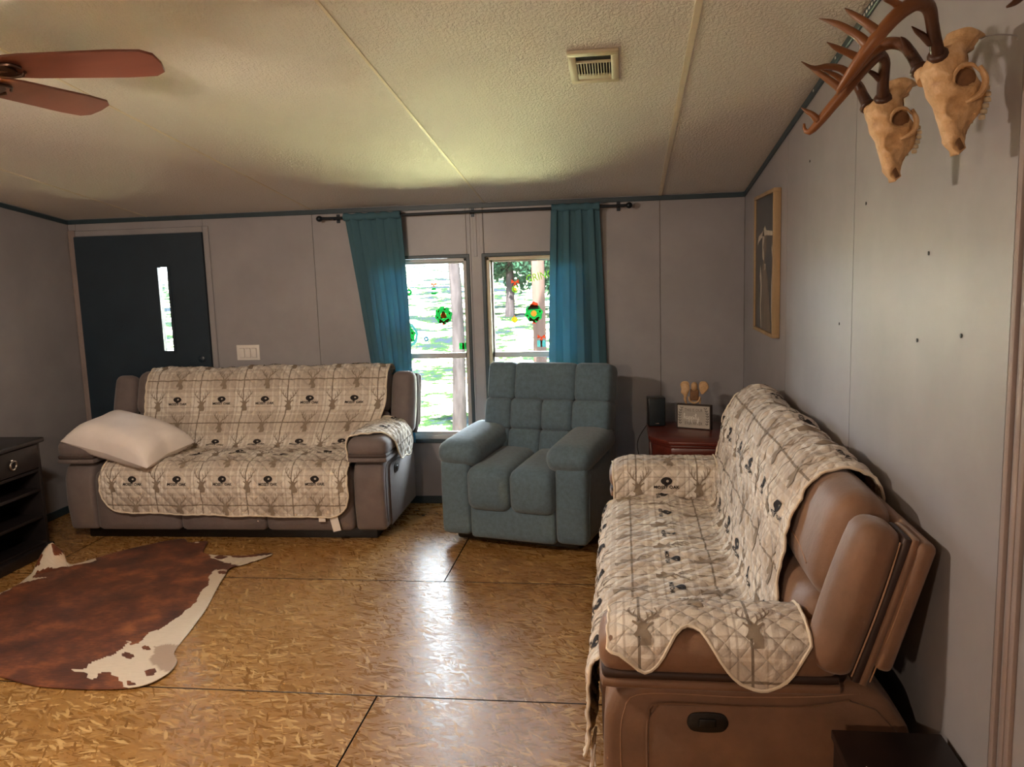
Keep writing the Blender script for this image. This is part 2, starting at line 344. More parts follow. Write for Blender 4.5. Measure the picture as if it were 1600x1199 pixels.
def m_quilt():
    t = NT('plaid_quilt'); uvn = t.n('ShaderNodeUVMap'); sp = t.n('ShaderNodeSeparateXYZ'); t.t.links.new(uvn.outputs[0], sp.inputs[0]); U, V = sp.outputs[0], sp.outputs[1]
    def fr(a): return t.math('FRACT', t.math('ADD', t.math('DIVIDE', a, PER), 100.0))
    fu, fv = fr(U), fr(V)                       # dark lines run at 0
    def band(f, c, hw): return t.math('LESS_THAN', t.math('ABSOLUTE', t.math('SUBTRACT', f, c)), hw)
    def line0(f, hw): return t.math('GREATER_THAN', t.math('ABSOLUTE', t.math('SUBTRACT', f, 0.5)), 0.5-hw)
    lu = line0(fu, 0.19); lv = band(fv, 0.5, 0.22)      # pale stripes: beside the upright lines, between the level lines
    val = t.math('ADD', t.math('MULTIPLY', lu, 0.42), t.math('MULTIPLY', lv, 0.42))
    for c, f in ((0.27, fu), (0.68, fu), (0.20, fv), (0.80, fv)): val = t.math('ADD', val, t.math('MULTIPLY', band(f, c, 0.016), 0.35))
    col = t.ramp(val, [(0.0, lin(198, 184, 170)), (0.45, lin(220, 208, 194)), (0.95, lin(248, 241, 230))])
    for c, f, k in ((0.13, fu, 0.35), (0.87, fu, 0.45), (0.80, fu, 0.25), (0.62, fv, 0.4), (0.38, fv, 0.3)):
        col = t.mix(t.math('MULTIPLY', band(f, c, 0.010), k), col, lin(128, 104, 82))
    dk = t.math('MAXIMUM', line0(fu, 0.013), line0(fv, 0.013)); col = t.mix(t.math('MULTIPLY', dk, 0.85), col, lin(104, 88, 70))
    cl = t.noise(t.coord('Object'), 140, 3); t.base(t.mix(t.math('MULTIPLY', cl, 0.25), col, lin(196, 176, 152))); t.rough(0.9); t.p.inputs['Sheen Weight'].default_value = 0.15
    q = 0.072
    def saw(a): return t.math('ABSOLUTE', t.math('SINE', t.math('MULTIPLY', a, PI/q)))
    h = t.math('POWER', t.math('MULTIPLY', saw(t.math('ADD', U, V)), saw(t.math('SUBTRACT', U, V))), 0.4)
    h = t.math('ADD', h, t.math('MULTIPLY', t.noise(t.coord('Object'), 34, 4, 0.6, 0.6), 0.9)); t.bump(h, 0.8, 0.008); return t.m
M['quilt'] = m_quilt()
def m_ground():
    t = NT('yard_ground'); co = t.coord('Object'); a = t.noise(co, 0.55, 6, 0.62); b = t.noise(co, 3, 6, 0.7)
    f = t.math('ADD', t.math('MULTIPLY', a, 0.6), t.math('MULTIPLY', b, 0.4)); c = t.ramp(f, [(0.42, lin(16, 20, 28)), (0.47, lin(15, 26, 13)), (0.51, lin(24, 38, 18)), (0.55, lin(206, 200, 168)), (0.7, lin(226, 216, 196))])  # darkest patches hold tree shade in their colour; the greens are grass
    sp = t.n('ShaderNodeSeparateXYZ'); t.t.links.new(co, sp.inputs[0]); near = t.math('LESS_THAN', t.math('ADD', sp.outputs[1], t.math('MULTIPLY', b, 1.5)), 11.0)   # unseen lawn by the house, its bright green shaped to tint the ceiling
    t.base(t.mix(near, c, t.mix(b, lin(156, 164, 112), lin(196, 198, 154)))); t.rough(0.95); t.p.inputs['Specular IOR Level'].default_value = 0; t.bump(b, 0.6, 0.1); return t.m
M['ground'] = m_ground()
def leafmat(name, c1, c2):
    t = NT(name); c = t.mix(t.noise(t.coord('Object'), 2.5, 4, 0.7), lin(*c1), lin(*c2)); t.base(c); t.rough(0.6); t.p.inputs['Specular IOR Level'].default_value = 0.02
    tr = t.n('ShaderNodeBsdfTranslucent'); t.set(tr.inputs[0], lin(*c2)); mx = t.n('ShaderNodeMixShader'); mx.inputs[0].default_value = 0.3
    t.t.links.new(t.p.outputs[0], mx.inputs[1]); t.t.links.new(tr.outputs[0], mx.inputs[2]); t.t.links.new(mx.outputs[0], t.out.inputs[0]); return t.m
M['leaf'] = leafmat('tree_leaves', (16, 32, 25), (25, 48, 34)); M['leaf2'] = leafmat('pale_leaves', (16, 26, 28), (26, 38, 40))
def cling(name, rgb):
    t = NT(name); c = tuple(x/6 for x in lin(*rgb)); t.base(c); t.rough(0.3); t.p.inputs['Specular IOR Level'].default_value = 0.1; tr = t.n('ShaderNodeBsdfTranslucent'); t.set(tr.inputs[0], c); mx = t.n('ShaderNodeMixShader'); mx.inputs[0].default_value = 0.8
    t.t.links.new(t.p.outputs[0], mx.inputs[1]); t.t.links.new(tr.outputs[0], mx.inputs[2]); t.t.links.new(mx.outputs[0], t.out.inputs[0]); return t.m
for k, c in dict(c_green=(40, 190, 84), c_lime=(150, 215, 50), c_red=(245, 80, 45), c_yellow=(250, 225, 60), c_gold=(250, 165, 60), c_blue=(40, 120, 180), c_white=(245, 240, 235), c_teal=(110, 200, 205)).items(): M[k] = cling('cling_'+k[2:], c)

# ------------------------------------------------------------------ the setting
T = 0.12
dx0, dx1, dz1 = -4.000, -3.004, 2.004            # entrance door
# floor: dark subfloor slab and the OSB sheets on it
fl = struct(obj('floor', box(XL-0.1, XR+0.1, YB-0.1, D+0.1, -0.06, -0.022), M['espresso'], smooth=False))
ROW0 = 3.015; joints = {0: at(588.3, 1089.5, Z=0)[0], 1: -2.42, 2: at(694.3, 908.5, Z=0)[0]}
shared = {}
for k in range(-5, 4):
    y0, y1 = ROW0-1.22+1.22*k, ROW0+1.22*k
    y0c, y1c = max(y0, YB), min(y1, D)
    if y1c-y0c < 0.02: continue
    j = joints[k] if k in joints else joints[0]-1.22*(k % 2)
    x = j-2.44*3
    while x < XR:
        a, b = max(x, XL), min(x+2.44, XR)
        if b-a > 0.02:
            g = 0.0020; key = (round(b-a, 3), round(y1c-y0c, 3))
            if key in shared:
                o = bpy.data.objects.new('osb_sheet', shared[key]); COL.objects.link(o); o.parent = fl
            else:
                o = obj('osb_sheet', rbox(g, b-a-g, g*1.5, y1c-y0c-g*1.5, -0.02, 0, 0.0015, 1), M['osb'], fl, smooth=False); shared[key] = o.data; o.data.materials.append(M['espresso'])
                for pg_ in o.data.polygons:
                    if pg_.normal.z < 0.9: pg_.material_index = 1          # edges coloured dark, putting the gap's shade into the seams
            o.location = (a, y0c, 0)
        x += 2.44
# walls: panels on a darker backing, so that each joint is a real groove
def wallpanels(root, segs, fn):
    for s in segs: obj('wall_panel', fn(*s), M['wall'], root, smooth=False)
wb = struct(obj('wall_back', merge(*[box(a, b, D+0.012, D+T, z0, z1) for a, b, z0, z1 in (
    (XL-T, dx0+0.012, -0.02, H), (dx0+0.012, dx1-0.012, dz1-0.012, H), (dx1-0.012, W1[0], -0.02, H), (W1[0], W1[1], -0.02, W1[2]), (W1[0], W1[1], W1[3], H), (W1[1], W2[0], -0.02, H),
    (W2[0], W2[1], -0.02, W2[2]), (W2[0], W2[1], W2[3], H), (W2[1], XR+T, -0.02, H))]), M['wall_joint'], smooth=False))
g = 0.0016
wallpanels(wb, [(XL, dx0, 0, H), (dx0, dx1, dz1, H), (dx1, -2.18, 0, H), (-2.18, W1[0], 0, H), (W1[0], W1[1], 0, W1[2]), (W1[0], W1[1], W1[3], H), (W1[1], W2[0], 0, H), (W2[0], W2[1], 0, W2[2]), (W2[0], W2[1], W2[3], H), (W2[1], 0.250, 0, H), (0.250, XR, 0, H)],
           lambda a, b, z0, z1: box(a+g, b-g, D, D+0.012, z0, z1))
def batten_v(root, x, z0=0, z1=H): obj('wall_batten', rbox(x-0.012, x+0.012, D-0.005, D+0.001, z0, z1, 0.002, 1), M['wall'], root, smooth=False)
batten_v(wb, -1.056, 0, H-0.03); batten_v(wb, -0.968, 0, H-0.03); batten_v(wb, -1.012, W1[3], H-0.03)
wr = struct(obj('wall_right', prism([(YB, -0.02), (D+T, -0.02), (D+T, zc(D)+0.02), (RIDGE, zc(RIDGE)+0.02), (YB, zc(YB)+0.02)], XR+0.012, XR+T, 'x'), M['wall_joint'], smooth=False))
ys = [D, 4.30, 3.09, 1.865, 0.64, -0.58, -1.8, YB]
for a, b in zip(ys[1:], ys[:-1]):
    pts = [(a+0.003, 0), (b-0.003, 0), (b-0.003, zc(b))] + ([(RIDGE, zc(RIDGE))] if a < RIDGE < b else []) + [(a+0.003, zc(a))]
    obj('wall_panel', prism(pts, XR, XR+0.012, 'x'), M['wall'], wr, smooth=False)
for y0 in (1.835, 1.79, 1.765):   # ribbed upright casing beside the camera
    obj('casing_rib', rbox(XR-0.010, XR+0.002, y0-0.011, y0+0.011, 0, zc(y0), 0.004, 2), M['batten'], wr)
for px, py in ((1503, 525), (1434, 532), (1266, 252), (1312, 506), (1354, 318), (1452, 396)):
    p = at(px, py, X=XR); obj('nail', xf(lathe([(0.003, 0), (0.0055, 0.001), (0.0055, 0.003), (0.001, 0.0036)], 8), (XR-0.0002, p[1], p[2]), 0, -PI/2), M['black'], wr)
wl = struct(obj('wall_left', prism([(YB, -0.02), (D+T, -0.02), (D+T, zc(D)+0.02), (RIDGE, zc(RIDGE)+0.02), (YB, zc(YB)+0.02)], XL-T, XL-0.012, 'x'), M['wall_joint'], smooth=False))
ys = [D, 4.43, 3.21, 1.99, 0.77, -0.45, -1.67, YB]
for a, b in zip(ys[1:], ys[:-1]):
    pts = [(a+0.002, 0), (b-0.002, 0), (b-0.002, zc(b))] + ([(RIDGE, zc(RIDGE))] if a < RIDGE < b else []) + [(a+0.002, zc(a))]
    obj('wall_panel', prism(pts, XL-0.012, XL, 'x'), M['wall'], wl, smooth=False)
struct(obj('wall_front', box(XL-T, XR+T, YB-T, YB, -0.02, zc(YB)+0.05), M['wall'], smooth=False))
# ceiling: sloped boards between narrow battens
def slab(x0, x1, z0, z1):      # follows the two slopes
    pr = [(D+T, zc(D+T)+z0), (RIDGE, zc(RIDGE)+z0), (YB-T, zc(YB-T)+z0), (YB-T, zc(YB-T)+z1), (RIDGE, zc(RIDGE)+z1), (D+T, zc(D+T)+z1)]
    return prism(pr, x0, x1, 'x')
ce = struct(obj('ceiling', slab(XL-T, XR+T, 0.014, 0.12), M['ceil_batten'], smooth=False))
bx = [XL-T, -3.43, -2.183, -0.941, 0.2514, XR+T]
for a, b in zip(bx[:-1], bx[1:]): obj('ceiling_panel', slab(a+0.002, b-0.002, 0, 0.014), M['ceiling'], ce, smooth=False)
for x in bx[1:-1]:
    hw = 0.011 if x > 0 else 0.006
    obj('ceiling_batten', slab(x-hw, x+hw, -0.006 if x > 0 else -0.003, 0.001), M['ceil_batten'], ce, smooth=False)
# dark strips where walls meet the ceiling, dark baseboards
struct(obj('trim_1', rbox(XL, XR, D-0.012, D, H-0.036, H-0.004, 0.003, 1), M['dark_trim'], smooth=False))
def slopetrim(name, x0, x1): return struct(obj(name, prism([(D-0.013, zc(D)-0.036), (RIDGE, zc(RIDGE)-0.036), (RIDGE, zc(RIDGE)-0.006), (D-0.013, zc(D)-0.006)], x0, x1, 'x', 0.002, 1), M['dark_trim'], smooth=False))
t2 = slopetrim('trim_2', XR-0.011, XR); slopetrim('trim_3', XL, XL+0.011)
bd = [rbox(XR-0.0128, XR-0.0108, y-0.007, y+0.007, zc(y)-0.026, zc(y)-0.016, 0.001, 1) for y in list(np.arange(1.7, 3.0, 0.028))+[3.3, 3.36, 3.72]]
o = obj('strip_bead', merge(*bd), M['bead'], t2); o['kind'] = 'stuff'
struct(obj('baseboard_back', rbox(dx1+0.05, XR, D-0.014, D, 0, 0.055, 0.004, 1), M['dark_trim'], smooth=False))
struct(obj('baseboard_right', rbox(XR-0.014, XR, YB, D-0.016, 0, 0.055, 0.004, 1), M['dark_trim'], smooth=False))
struct(obj('baseboard_left', rbox(XL, XL+0.014, YB, D-0.016, 0, 0.055, 0.004, 1), M['dark_trim'], smooth=False))
# windows
def window(n, wx):
    x0, x1, z0, z1 = wx
    r = struct(empty('window_%d' % n, ((x0+x1)/2, D, z0))); r['label'] = 'single-hung window of two panes, bright with the sunlit yard'
    L = lambda VF: xf(VF, (-(x0+x1)/2, -D, -z0))
    for nm, b in (('trim_side', (x0-0.018, x0+0.006, D-0.010, D+0.02, z0-0.02, z1+0.02)), ('trim_side', (x1-0.006, x1+0.018, D-0.010, D+0.02, z0-0.02, z1+0.02)), ('trim_head', (x0, x1, D-0.010, D+0.02, z1-0.004, z1+0.02)), ('trim_sill', (x0, x1, D-0.018, D+0.02, z0-0.03, z0-0.004))):
        obj(nm, L(rbox(*b, 0.003, 1)), M['dark_trim'], r, smooth=False)
    fw = 0.026
    for b in ((x0+0.006, x0+0.006+fw, D+0.02, D+0.10, z0, z1), (x1-0.006-fw, x1-0.006, D+0.02, D+0.10, z0, z1), (x0, x1, D+0.02, D+0.10, z1-0.004-fw, z1-0.004), (x0, x1, D+0.01, D+0.10, z0-0.004, z0+0.022)):
        obj('jamb', L(rbox(*b, 0.004, 1)), M['window_cream'] if n == 2 else M['window_grey'], r, smooth=False)
    zm = 1.074; ins = 0.030
    for (a, b, yy, nm) in ((z0+0.02, zm+0.018, D+0.05, 'lower_sash'), (zm-0.022, z1-0.028, D+0.075, 'upper_sash')):
        s = obj(nm, L(merge(box(x0+ins, x0+ins+0.014, yy, yy+0.022, a, b), box(x1-ins-0.014, x1-ins, yy, yy+0.022, a, b), box(x0+ins, x1-ins, yy, yy+0.022, a, a+(0.036 if nm == 'upper_sash' else 0.022)), box(x0+ins, x1-ins, yy, yy+0.022, b-(0.034 if nm == 'lower_sash' else 0.014), b))), M['window_grey'], r, smooth=False)
        obj('pane', L(box(x0+ins+0.01, x1-ins-0.01, yy+0.009, yy+0.012, a+0.01, b-0.01)), M['glass'], s, smooth=False)
window(1, W1); window(2, W2)
# entrance door with its narrow glass
dr = struct(empty('door_1', ((dx0+dx1)/2, D, 0))); dr['label'] = 'dark navy entrance door with a narrow upright glass'
L = lambda VF: xf(VF, (-(dx0+dx1)/2, -D, 0))
lx0, lx1, lz0, lz1 = -3.364, -3.279, 1.150, 1.767
slab_ = obj('door_slab', L(merge(*[box(a, b, D-0.035, D+0.011, c, d) for a, b, c, d in ((dx0, lx0, 0.001, dz1), (lx1, dx1, 0.001, dz1), (lx0, lx1, 0.001, lz0), (lx0, lx1, lz1, dz1))])), M['door'], dr, smooth=False)
gf = obj('glass_frame', L(merge(box(lx0-0.012, lx0+0.006, D-0.043, D-0.034, lz0-0.012, lz1+0.012), box(lx1-0.006, lx1+0.012, D-0.043, D-0.034, lz0-0.012, lz1+0.012), box(lx0, lx1, D-0.043, D-0.034, lz1-0.004, lz1+0.012), box(lx0, lx1, D-0.043, D-0.034, lz0-0.012, lz0+0.004))), M['door'], dr, smooth=False)
obj('glass_pane', L(box(lx0, lx1, D-0.004, D-0.001, lz0, lz1)), M['glass'], dr, smooth=False)
kn = obj('door_knob', L(xf(lathe([(0.034, 0), (0.034, 0.006), (0.013, 0.012), (0.012, 0.035), (0.027, 0.044), (0.030, 0.056), (0.022, 0.068), (0.002, 0.072)], 20), (dx1-0.07, D-0.035, 0.93), PI/2)), M['chrome'], dr)
dl = obj('deadbolt', L(xf(lathe([(0.026, 0), (0.026, 0.008), (0.016, 0.014), (0.002, 0.015)], 18), (dx1-0.07, D-0.035, 1.09), PI/2)), M['door'], dr)
struct(obj('trim_4', merge(rbox(dx0-0.055, dx0-0.002, D-0.020, D, 0, dz1+0.05, 0.004, 1), rbox(dx0-0.04, dx0-0.03, D-0.026, D-0.018, 0, dz1+0.05, 0.003, 1)), M['batten'], smooth=False))
struct(obj('trim_5', rbox(dx0, dx1, D-0.016, D, dz1+0.002, dz1+0.045, 0.004, 1), M['wall'], smooth=False))
struct(obj('trim_6', rbox(dx1+0.002, dx1+0.045, D-0.016, D, 0, dz1+0.045, 0.004, 1), M['wall'], smooth=False))

# ------------------------------------------------------------------ upholstery: two reclining sofas of one model
LEAN = math.radians(17)
def make_sofa(root, fab, band, st, bs):
    def leaned(VF, x=0): return xf(VF, (x+bs, 0.153, 0.46), -LEAN)      # pieces of the back tilt rearwards about the seat crease
    obj('base', rbox(-0.86, 0.86, -0.34, 0.36, 0.07, 0.36, 0.02), fab, root)
    obj('plinth', rbox(-0.98, 0.98, -0.33, 0.34, 0.0, 0.075, 0.005), M['black'], root)
    for k in (-1, 0, 1):
        obj('front_panel', softbox(0.572, 0.10, 0.345, 0.035, (0, 0.015, 0), 8, (k*0.572, -0.375, 0.245)), fab, root)
        obj('seat_cushion', softbox(0.57, 0.56, 0.17, 0.06, (0, 0.01, 0.03), 10, (k*0.572, -0.155, 0.385)), fab, root)
        lo = obj('lower_back_cushion', leaned(softbox(0.615, 0.14, 0.295, 0.06, (0, 0.018, 0), 10, (0, 0.0, 0.138)), k*0.622), fab, root)
        hi = obj('head_cushion', leaned(softbox(0.615, 0.155, 0.315, 0.074, (0, 0.016, 0.012), 12, (0, 0.0, 0.423)), k*0.622), fab, root)
        obj('cushion_seam', leaned(tube([(-0.2, -0.085, 0.33), (-0.1, -0.089, 0.35), (0, -0.091, 0.355), (0.1, -0.089, 0.35), (0.2, -0.085, 0.33)], 0.0025, 6, 20), k*0.622), st, hi)
    obj('back_shell', leaned(rbox(-1.115, 1.115, 0.072, 0.120, 0.19, 0.550, 0.018, 3)), fab, root)
    for s in (-1, 1):
        wg = obj('side_bolster', leaned(softbox(0.15, 0.110, 0.43, 0.046, (0.012, 0.014, 0.0), 12, (s*1.020, -0.008, 0.340))), fab, root)
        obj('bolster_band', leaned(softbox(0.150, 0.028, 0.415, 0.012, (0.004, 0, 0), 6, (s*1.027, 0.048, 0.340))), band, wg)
        obj('bolster_edge', leaned(softbox(0.155, 0.026, 0.42, 0.012, (0.006, 0, 0), 6, (s*1.027, 0.066, 0.342))), fab, wg)
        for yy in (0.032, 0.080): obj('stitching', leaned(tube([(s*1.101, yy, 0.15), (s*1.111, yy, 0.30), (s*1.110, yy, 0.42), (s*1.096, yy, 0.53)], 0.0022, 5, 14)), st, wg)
        arm = obj('arm', prism([(-0.40, 0.07), (-0.425, 0.25), (-0.42, 0.42), (-0.385, 0.495), (-0.30, 0.525), (-0.05, 0.52), (0.16, 0.535), (0.27, 0.54), (0.34, 0.50), (0.41, 0.40), (0.40, 0.07)], s*0.865, s*1.062, 'x', 0.028, 3), fab, root)
        obj('arm_side_panel', prism([(-0.29, 0.075), (-0.30, 0.25), (-0.295, 0.42), (-0.265, 0.462), (-0.05, 0.462), (0.12, 0.468), (0.24, 0.492), (0.31, 0.47), (0.385, 0.385), (0.38, 0.075)], s*1.056, s*1.070, 'x', 0.006, 2), fab, arm)
        obj('piping', tube([(s*1.071, -0.292, 0.10), (s*1.071, -0.30, 0.25), (s*1.071, -0.297, 0.42), (s*1.071, -0.265, 0.464), (s*1.071, -0.05, 0.464), (s*1.071, 0.12, 0.47), (s*1.071, 0.24, 0.494)], 0.0035, 6, 50), fab, arm)
        obj('stitching', tube([(s*1.063, -0.365, 0.12), (s*1.064, -0.375, 0.30), (s*1.064, -0.365, 0.43), (s*1.062, -0.31, 0.487), (s*1.062, -0.05, 0.488), (s*1.062, 0.15, 0.497), (s*1.060, 0.27, 0.51)], 0.002, 5, 50), st, arm)
        pod = disc(-0.135, 0.415, 0.056, 0.030, 28); pod = [(-0.135+max(-0.026, min(0.026, p-(-0.135)))*1.0+0.030*math.cos(2*PI*k/28), 0.415+0.030*math.sin(2*PI*k/28)) for k, (p, q) in enumerate(pod)]
        hd = obj('recline_handle', prism(pod, s*1.066, s*1.076, 'x', 0.003, 2), M['black'], arm)
        obj('handle_lever', rbox(*sorted((s*1.072, s*1.081)), -0.158, -0.112, 0.402, 0.428, 0.004), M['black'], hd)
        pad = obj('arm_pad', softbox(0.255, 0.64, 0.11, 0.045, (0.006, 0.01, 0.018), 12, (s*0.965, -0.105, 0.605)), fab, root)
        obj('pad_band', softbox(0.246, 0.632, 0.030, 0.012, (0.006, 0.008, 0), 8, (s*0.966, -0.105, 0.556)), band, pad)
        obj('pad_edge', softbox(0.252, 0.640, 0.034, 0.015, (0.006, 0.008, 0), 8, (s*0.966, -0.105, 0.530)), fab, pad)
CXL, CYL = -2.556, 5.255
CXR, CYR = 0.352, 3.27
sofaL = thing('reclining_sofa', 'taupe grey reclining sofa against the window wall, under a deer-print quilt', 'sofa', (CXL, CYL, 0), math.radians(1.2), 'pair of reclining sofas')
make_sofa(sofaL, M['taupe'], M['taupe_dark'], M['taupe_dark'], 0.03)
sofaR = thing('reclining_sofa', 'brown suede reclining sofa along the right wall with dark stripes and a pull handle', 'sofa', (CXR, CYR, 0), -PI/2, 'pair of reclining sofas')
make_sofa(sofaR, M['brown'], M['brown_dark'], M['stitch'], 0.03)

# ------------------------------------------------------------------ quilted sofa covers
def deer_shapes():
    """a stag's head in a unit box: neck and face, ears, antlers"""
    head = [(-0.02, 0.0), (0.34, 0.02), (0.36, 0.22), (0.24, 0.44), (0.30, 0.58), (0.20, 0.70), (0.06, 0.72), (-0.04, 0.60), (-0.10, 0.42), (-0.20, 0.28), (-0.12, 0.20), (0.02, 0.26), (0.04, 0.14)]
    S = [poly2d(head, 0.16)]
    S.append(poly2d([(0.20, 0.62), (0.42, 0.78), (0.46, 0.72), (0.28, 0.56)])); S.append(poly2d([(0.0, 0.62), (-0.22, 0.74), (-0.24, 0.68), (-0.04, 0.54)]))
    for sg, bx_ in ((1, 0.16), (-1, 0.06)):
        f = lambda pts: [(bx_+sg*p, q) for p, q in pts]
        S.append(stroke2d(f([(0, 0.68), (0.10, 0.86), (0.30, 1.00), (0.42, 1.22), (0.36, 1.46)]), [0.07, 0.055, 0.03], 10))
        S.append(stroke2d(f([(0.10, 0.86), (0.10, 1.02), (0.06, 1.14)]), [0.05, 0.02], 4)); S.append(stroke2d(f([(0.26, 0.97), (0.24, 1.14), (0.18, 1.32)]), [0.05, 0.02], 4)); S.append(stroke2d(f([(0.40, 1.14), (0.52, 1.26), (0.56, 1.40)]), [0.045, 0.02], 4))
    return merge(*[(np.asarray(v), f) for v, f in S])
DEER = deer_shapes()
def logo_shapes():
    out = []
    a = np.linspace(0, 2*PI, 20)
    ell = [(0.45*math.cos(t), 0.30*math.sin(t)) for t in a]; inn = [(0.08+0.11*math.cos(t), 0.02+0.09*math.sin(t)) for t in a]
    V = np.array(ell+inn); n = len(a); out.append((V, [(i, i+1, i+1+n, i+n) for i in range(n-1)]))
    out.append((np.array([(-0.30, -0.18), (-0.05, -0.42), (0.10, -0.30), (-0.05, -0.14)]), [(0, 1, 2, 3)]))
    return merge(*out)
LOGO = logo_shapes(); LTXT = text2d('MOSSY OAK', 1.0, 0.03)
class Cloth:
    """a draped sheet: P = grid of points, ug/vg = its measures in metres along the cloth"""
    def __init__(s, P, ug, vlo, vhi):
        s.P, s.ug, s.vlo, s.vhi = P, ug, vlo, vhi
        du = np.gradient(P, axis=0); dv = np.gradient(P, axis=1); N = np.cross(du, dv); s.N = N/(np.linalg.norm(N, axis=2, keepdims=True)+1e-9)
    def inside(s, u, v, m):
        if not (s.ug[0]+m < u < s.ug[-1]-m): return False
        return np.interp(u, s.ug, s.vlo)+m < v < np.interp(u, s.ug, s.vhi)-m
    def put(s, uv, off):
        u, v = uv[:, 0], uv[:, 1]; nu, nv = s.P.shape[:2]
        fi = np.clip(np.interp(u, s.ug, np.arange(nu)), 0, nu-1.001); lo = np.interp(u, s.ug, s.vlo); hi = np.interp(u, s.ug, s.vhi)
        fj = np.clip((v-lo)/(hi-lo)*(nv-1), 0, nv-1.001); i, j = fi.astype(int), fj.astype(int); a, b = (fi-i)[:, None], (fj-j)[:, None]
        def bl(G): return G[i, j]*(1-a)*(1-b)+G[i+1, j]*a*(1-b)+G[i, j+1]*(1-a)*b+G[i+1, j+1]*a*b
        return bl(s.P)+bl(s.N)*off
    def uvs(s):
        t = np.linspace(0, 1, s.P.shape[1]); return np.stack([np.repeat(s.ug[:, None], len(t), 1), s.vlo[:, None]+(s.vhi-s.vlo)[:, None]*t[None]], 2).reshape(-1, 2)
def fnoise(x, y, seed, sc):
    return np.array([mnoise.noise((a*sc[0]+seed, b*sc[1]-seed*1.7, seed*0.37)) for a, b in zip(np.ravel(x), np.ravel(y))]).reshape(np.shape(x))
def wrinkle(P, UV, sign, seed, amp=0.006):
    du = np.gradient(P, axis=0); dv = np.gradient(P, axis=1); N = np.cross(du, dv); N = N/(np.linalg.norm(N, axis=2, keepdims=True)+1e-9)*sign
    u, v = UV[..., 0], UV[..., 1]; q = 0.072
    quilt = (np.abs(np.sin(PI*(u+v)/q)*np.sin(PI*(u-v)/q)))**0.5*0.0075
    n1 = fnoise(u, v, seed, (5, 5)); n2 = fnoise(u, v, seed+5, (14, 9)); n3 = fnoise(u, v, seed+9, (34, 30))
    return P + N*(quilt + 0.004 + np.abs(n1)*amp*1.4 + n2*amp*0.6 + n3*amp*0.30)[..., None]
def build_cloth(name, cl, root, sign, uoff=0.0, voff=0.0, prints=True, upsign=1, flipu=False):
    nu, nv = cl.P.shape[:2]; F = gridF(nu, nv)
    if sign < 0: F = [f[::-1] for f in F]
    uv = cl.uvs().copy(); o = obj(name, (cl.P.reshape(-1, 3), F), M['quilt'], root, 'all', uv=uv+np.array([uoff, voff]), thick=0.004)
    edge = np.concatenate([cl.P[:, 0], cl.P[-1, 1:], cl.P[-2::-1, -1], cl.P[0, -2:0:-1], cl.P[:1, 0]]); ed = edge[np.r_[0:len(edge)-1:2, 0]]
    obj('binding', tube(ed, 0.0052, 6), M['binding'], o)
    if not prints: return o
    D_, L_ = [], []
    a0, a1 = cl.ug[0]+uoff, cl.ug[-1]+uoff; b0, b1 = cl.vlo.min()+voff, cl.vhi.max()+voff
    for i in range(int(a0/PER)-1, int(a1/PER)+2):
        for j in range(int(b0/PER)-1, int(b1/PER)+2):
            for (fu, fv, kind) in ((0.04, 0.5, 'd'), (0.54, 0.0, 'd'), (0.5, 0.5, 'l')):
                u, v = (i+fu)*PER-uoff, (j+fv)*PER-voff
                if not cl.inside(u, v, 0.03): continue
                fx = -1 if flipu else 1
                if kind == 'd':
                    uv2 = np.asarray(DEER[0])*np.array([0.085, 0.098])*np.array([fx, upsign]) + np.array([u-0.01*fx, v-0.065*upsign]); D_.append((cl.put(uv2, sign*0.0026), DEER[1]))
                else:
                    uv2 = np.asarray(LOGO[0])*0.062*np.array([fx, upsign]) + np.array([u, v+0.018*upsign]); lg = (cl.put(uv2, sign*0.0026), LOGO[1])
                    uv2 = np.asarray(LTXT[0])*0.0225*np.array([fx, upsign]) + np.array([u, v-0.020*upsign]); L_.append(merge(lg, (cl.put(uv2, sign*0.0028), LTXT[1])))
    for d_ in D_: obj('deer_print', d_, M['deer'], o, 'all')
    for l_ in L_: obj('logo_print', l_, M['logo'], o, 'all')
    return o
def cover_body(prof, x0, x1, seed, sign, nu, nv, edge_lo, edge_hi, wave, amp):
    """prof: (y,z) line from behind the back down to the hem; edges: how much of it each column keeps"""
    pr = crom(np.array([(0, y, z) for y, z in prof]), 600)[:, 1:]; s = np.concatenate([[0], np.cumsum(np.linalg.norm(np.diff(pr, axis=0), axis=1))]); Lt = s[-1]
    ug = np.linspace(x0, x1, nu); vlo = np.array([edge_lo((u-x0)/(x1-x0)) for u in ug]); vhi = np.array([Lt-edge_hi((u-x0)/(x1-x0), x1-x0) for u in ug])
    t = np.linspace(0, 1, nv); P = np.zeros((nu, nv, 3)); UV = np.zeros((nu, nv, 2))
    for i, u in enumerate(ug):
        v = vlo[i]+(vhi[i]-vlo[i])*t; P[i, :, 0] = u; P[i, :, 1] = np.interp(v, s, pr[:, 0]); P[i, :, 2] = np.interp(v, s, pr[:, 1]); UV[i, :, 0] = u; UV[i, :, 1] = v
    P = P + wave(UV, Lt); P = wrinkle(P, UV, sign, seed, amp)
    return Cloth(P, ug, vlo, vhi), Lt
def LNP(d, h): return (0.153+d*math.cos(LEAN)+h*math.sin(LEAN), 0.46-d*math.sin(LEAN)+h*math.cos(LEAN))
PROF = [LNP(0.126, 0.40), LNP(0.126, 0.495), LNP(0.100, 0.568), LNP(0.05, 0.600), LNP(-0.02, 0.596), LNP(-0.080, 0.535), LNP(-0.102, 0.43), LNP(-0.094, 0.28), LNP(-0.096, 0.15), LNP(-0.090, 0.06), (0.050, 0.513), (0.0, 0.506), (-0.20, 0.514), (-0.36, 0.507), (-0.440, 0.465), (-0.460, 0.40), (-0.457, 0.30), (-0.452, 0.18)]
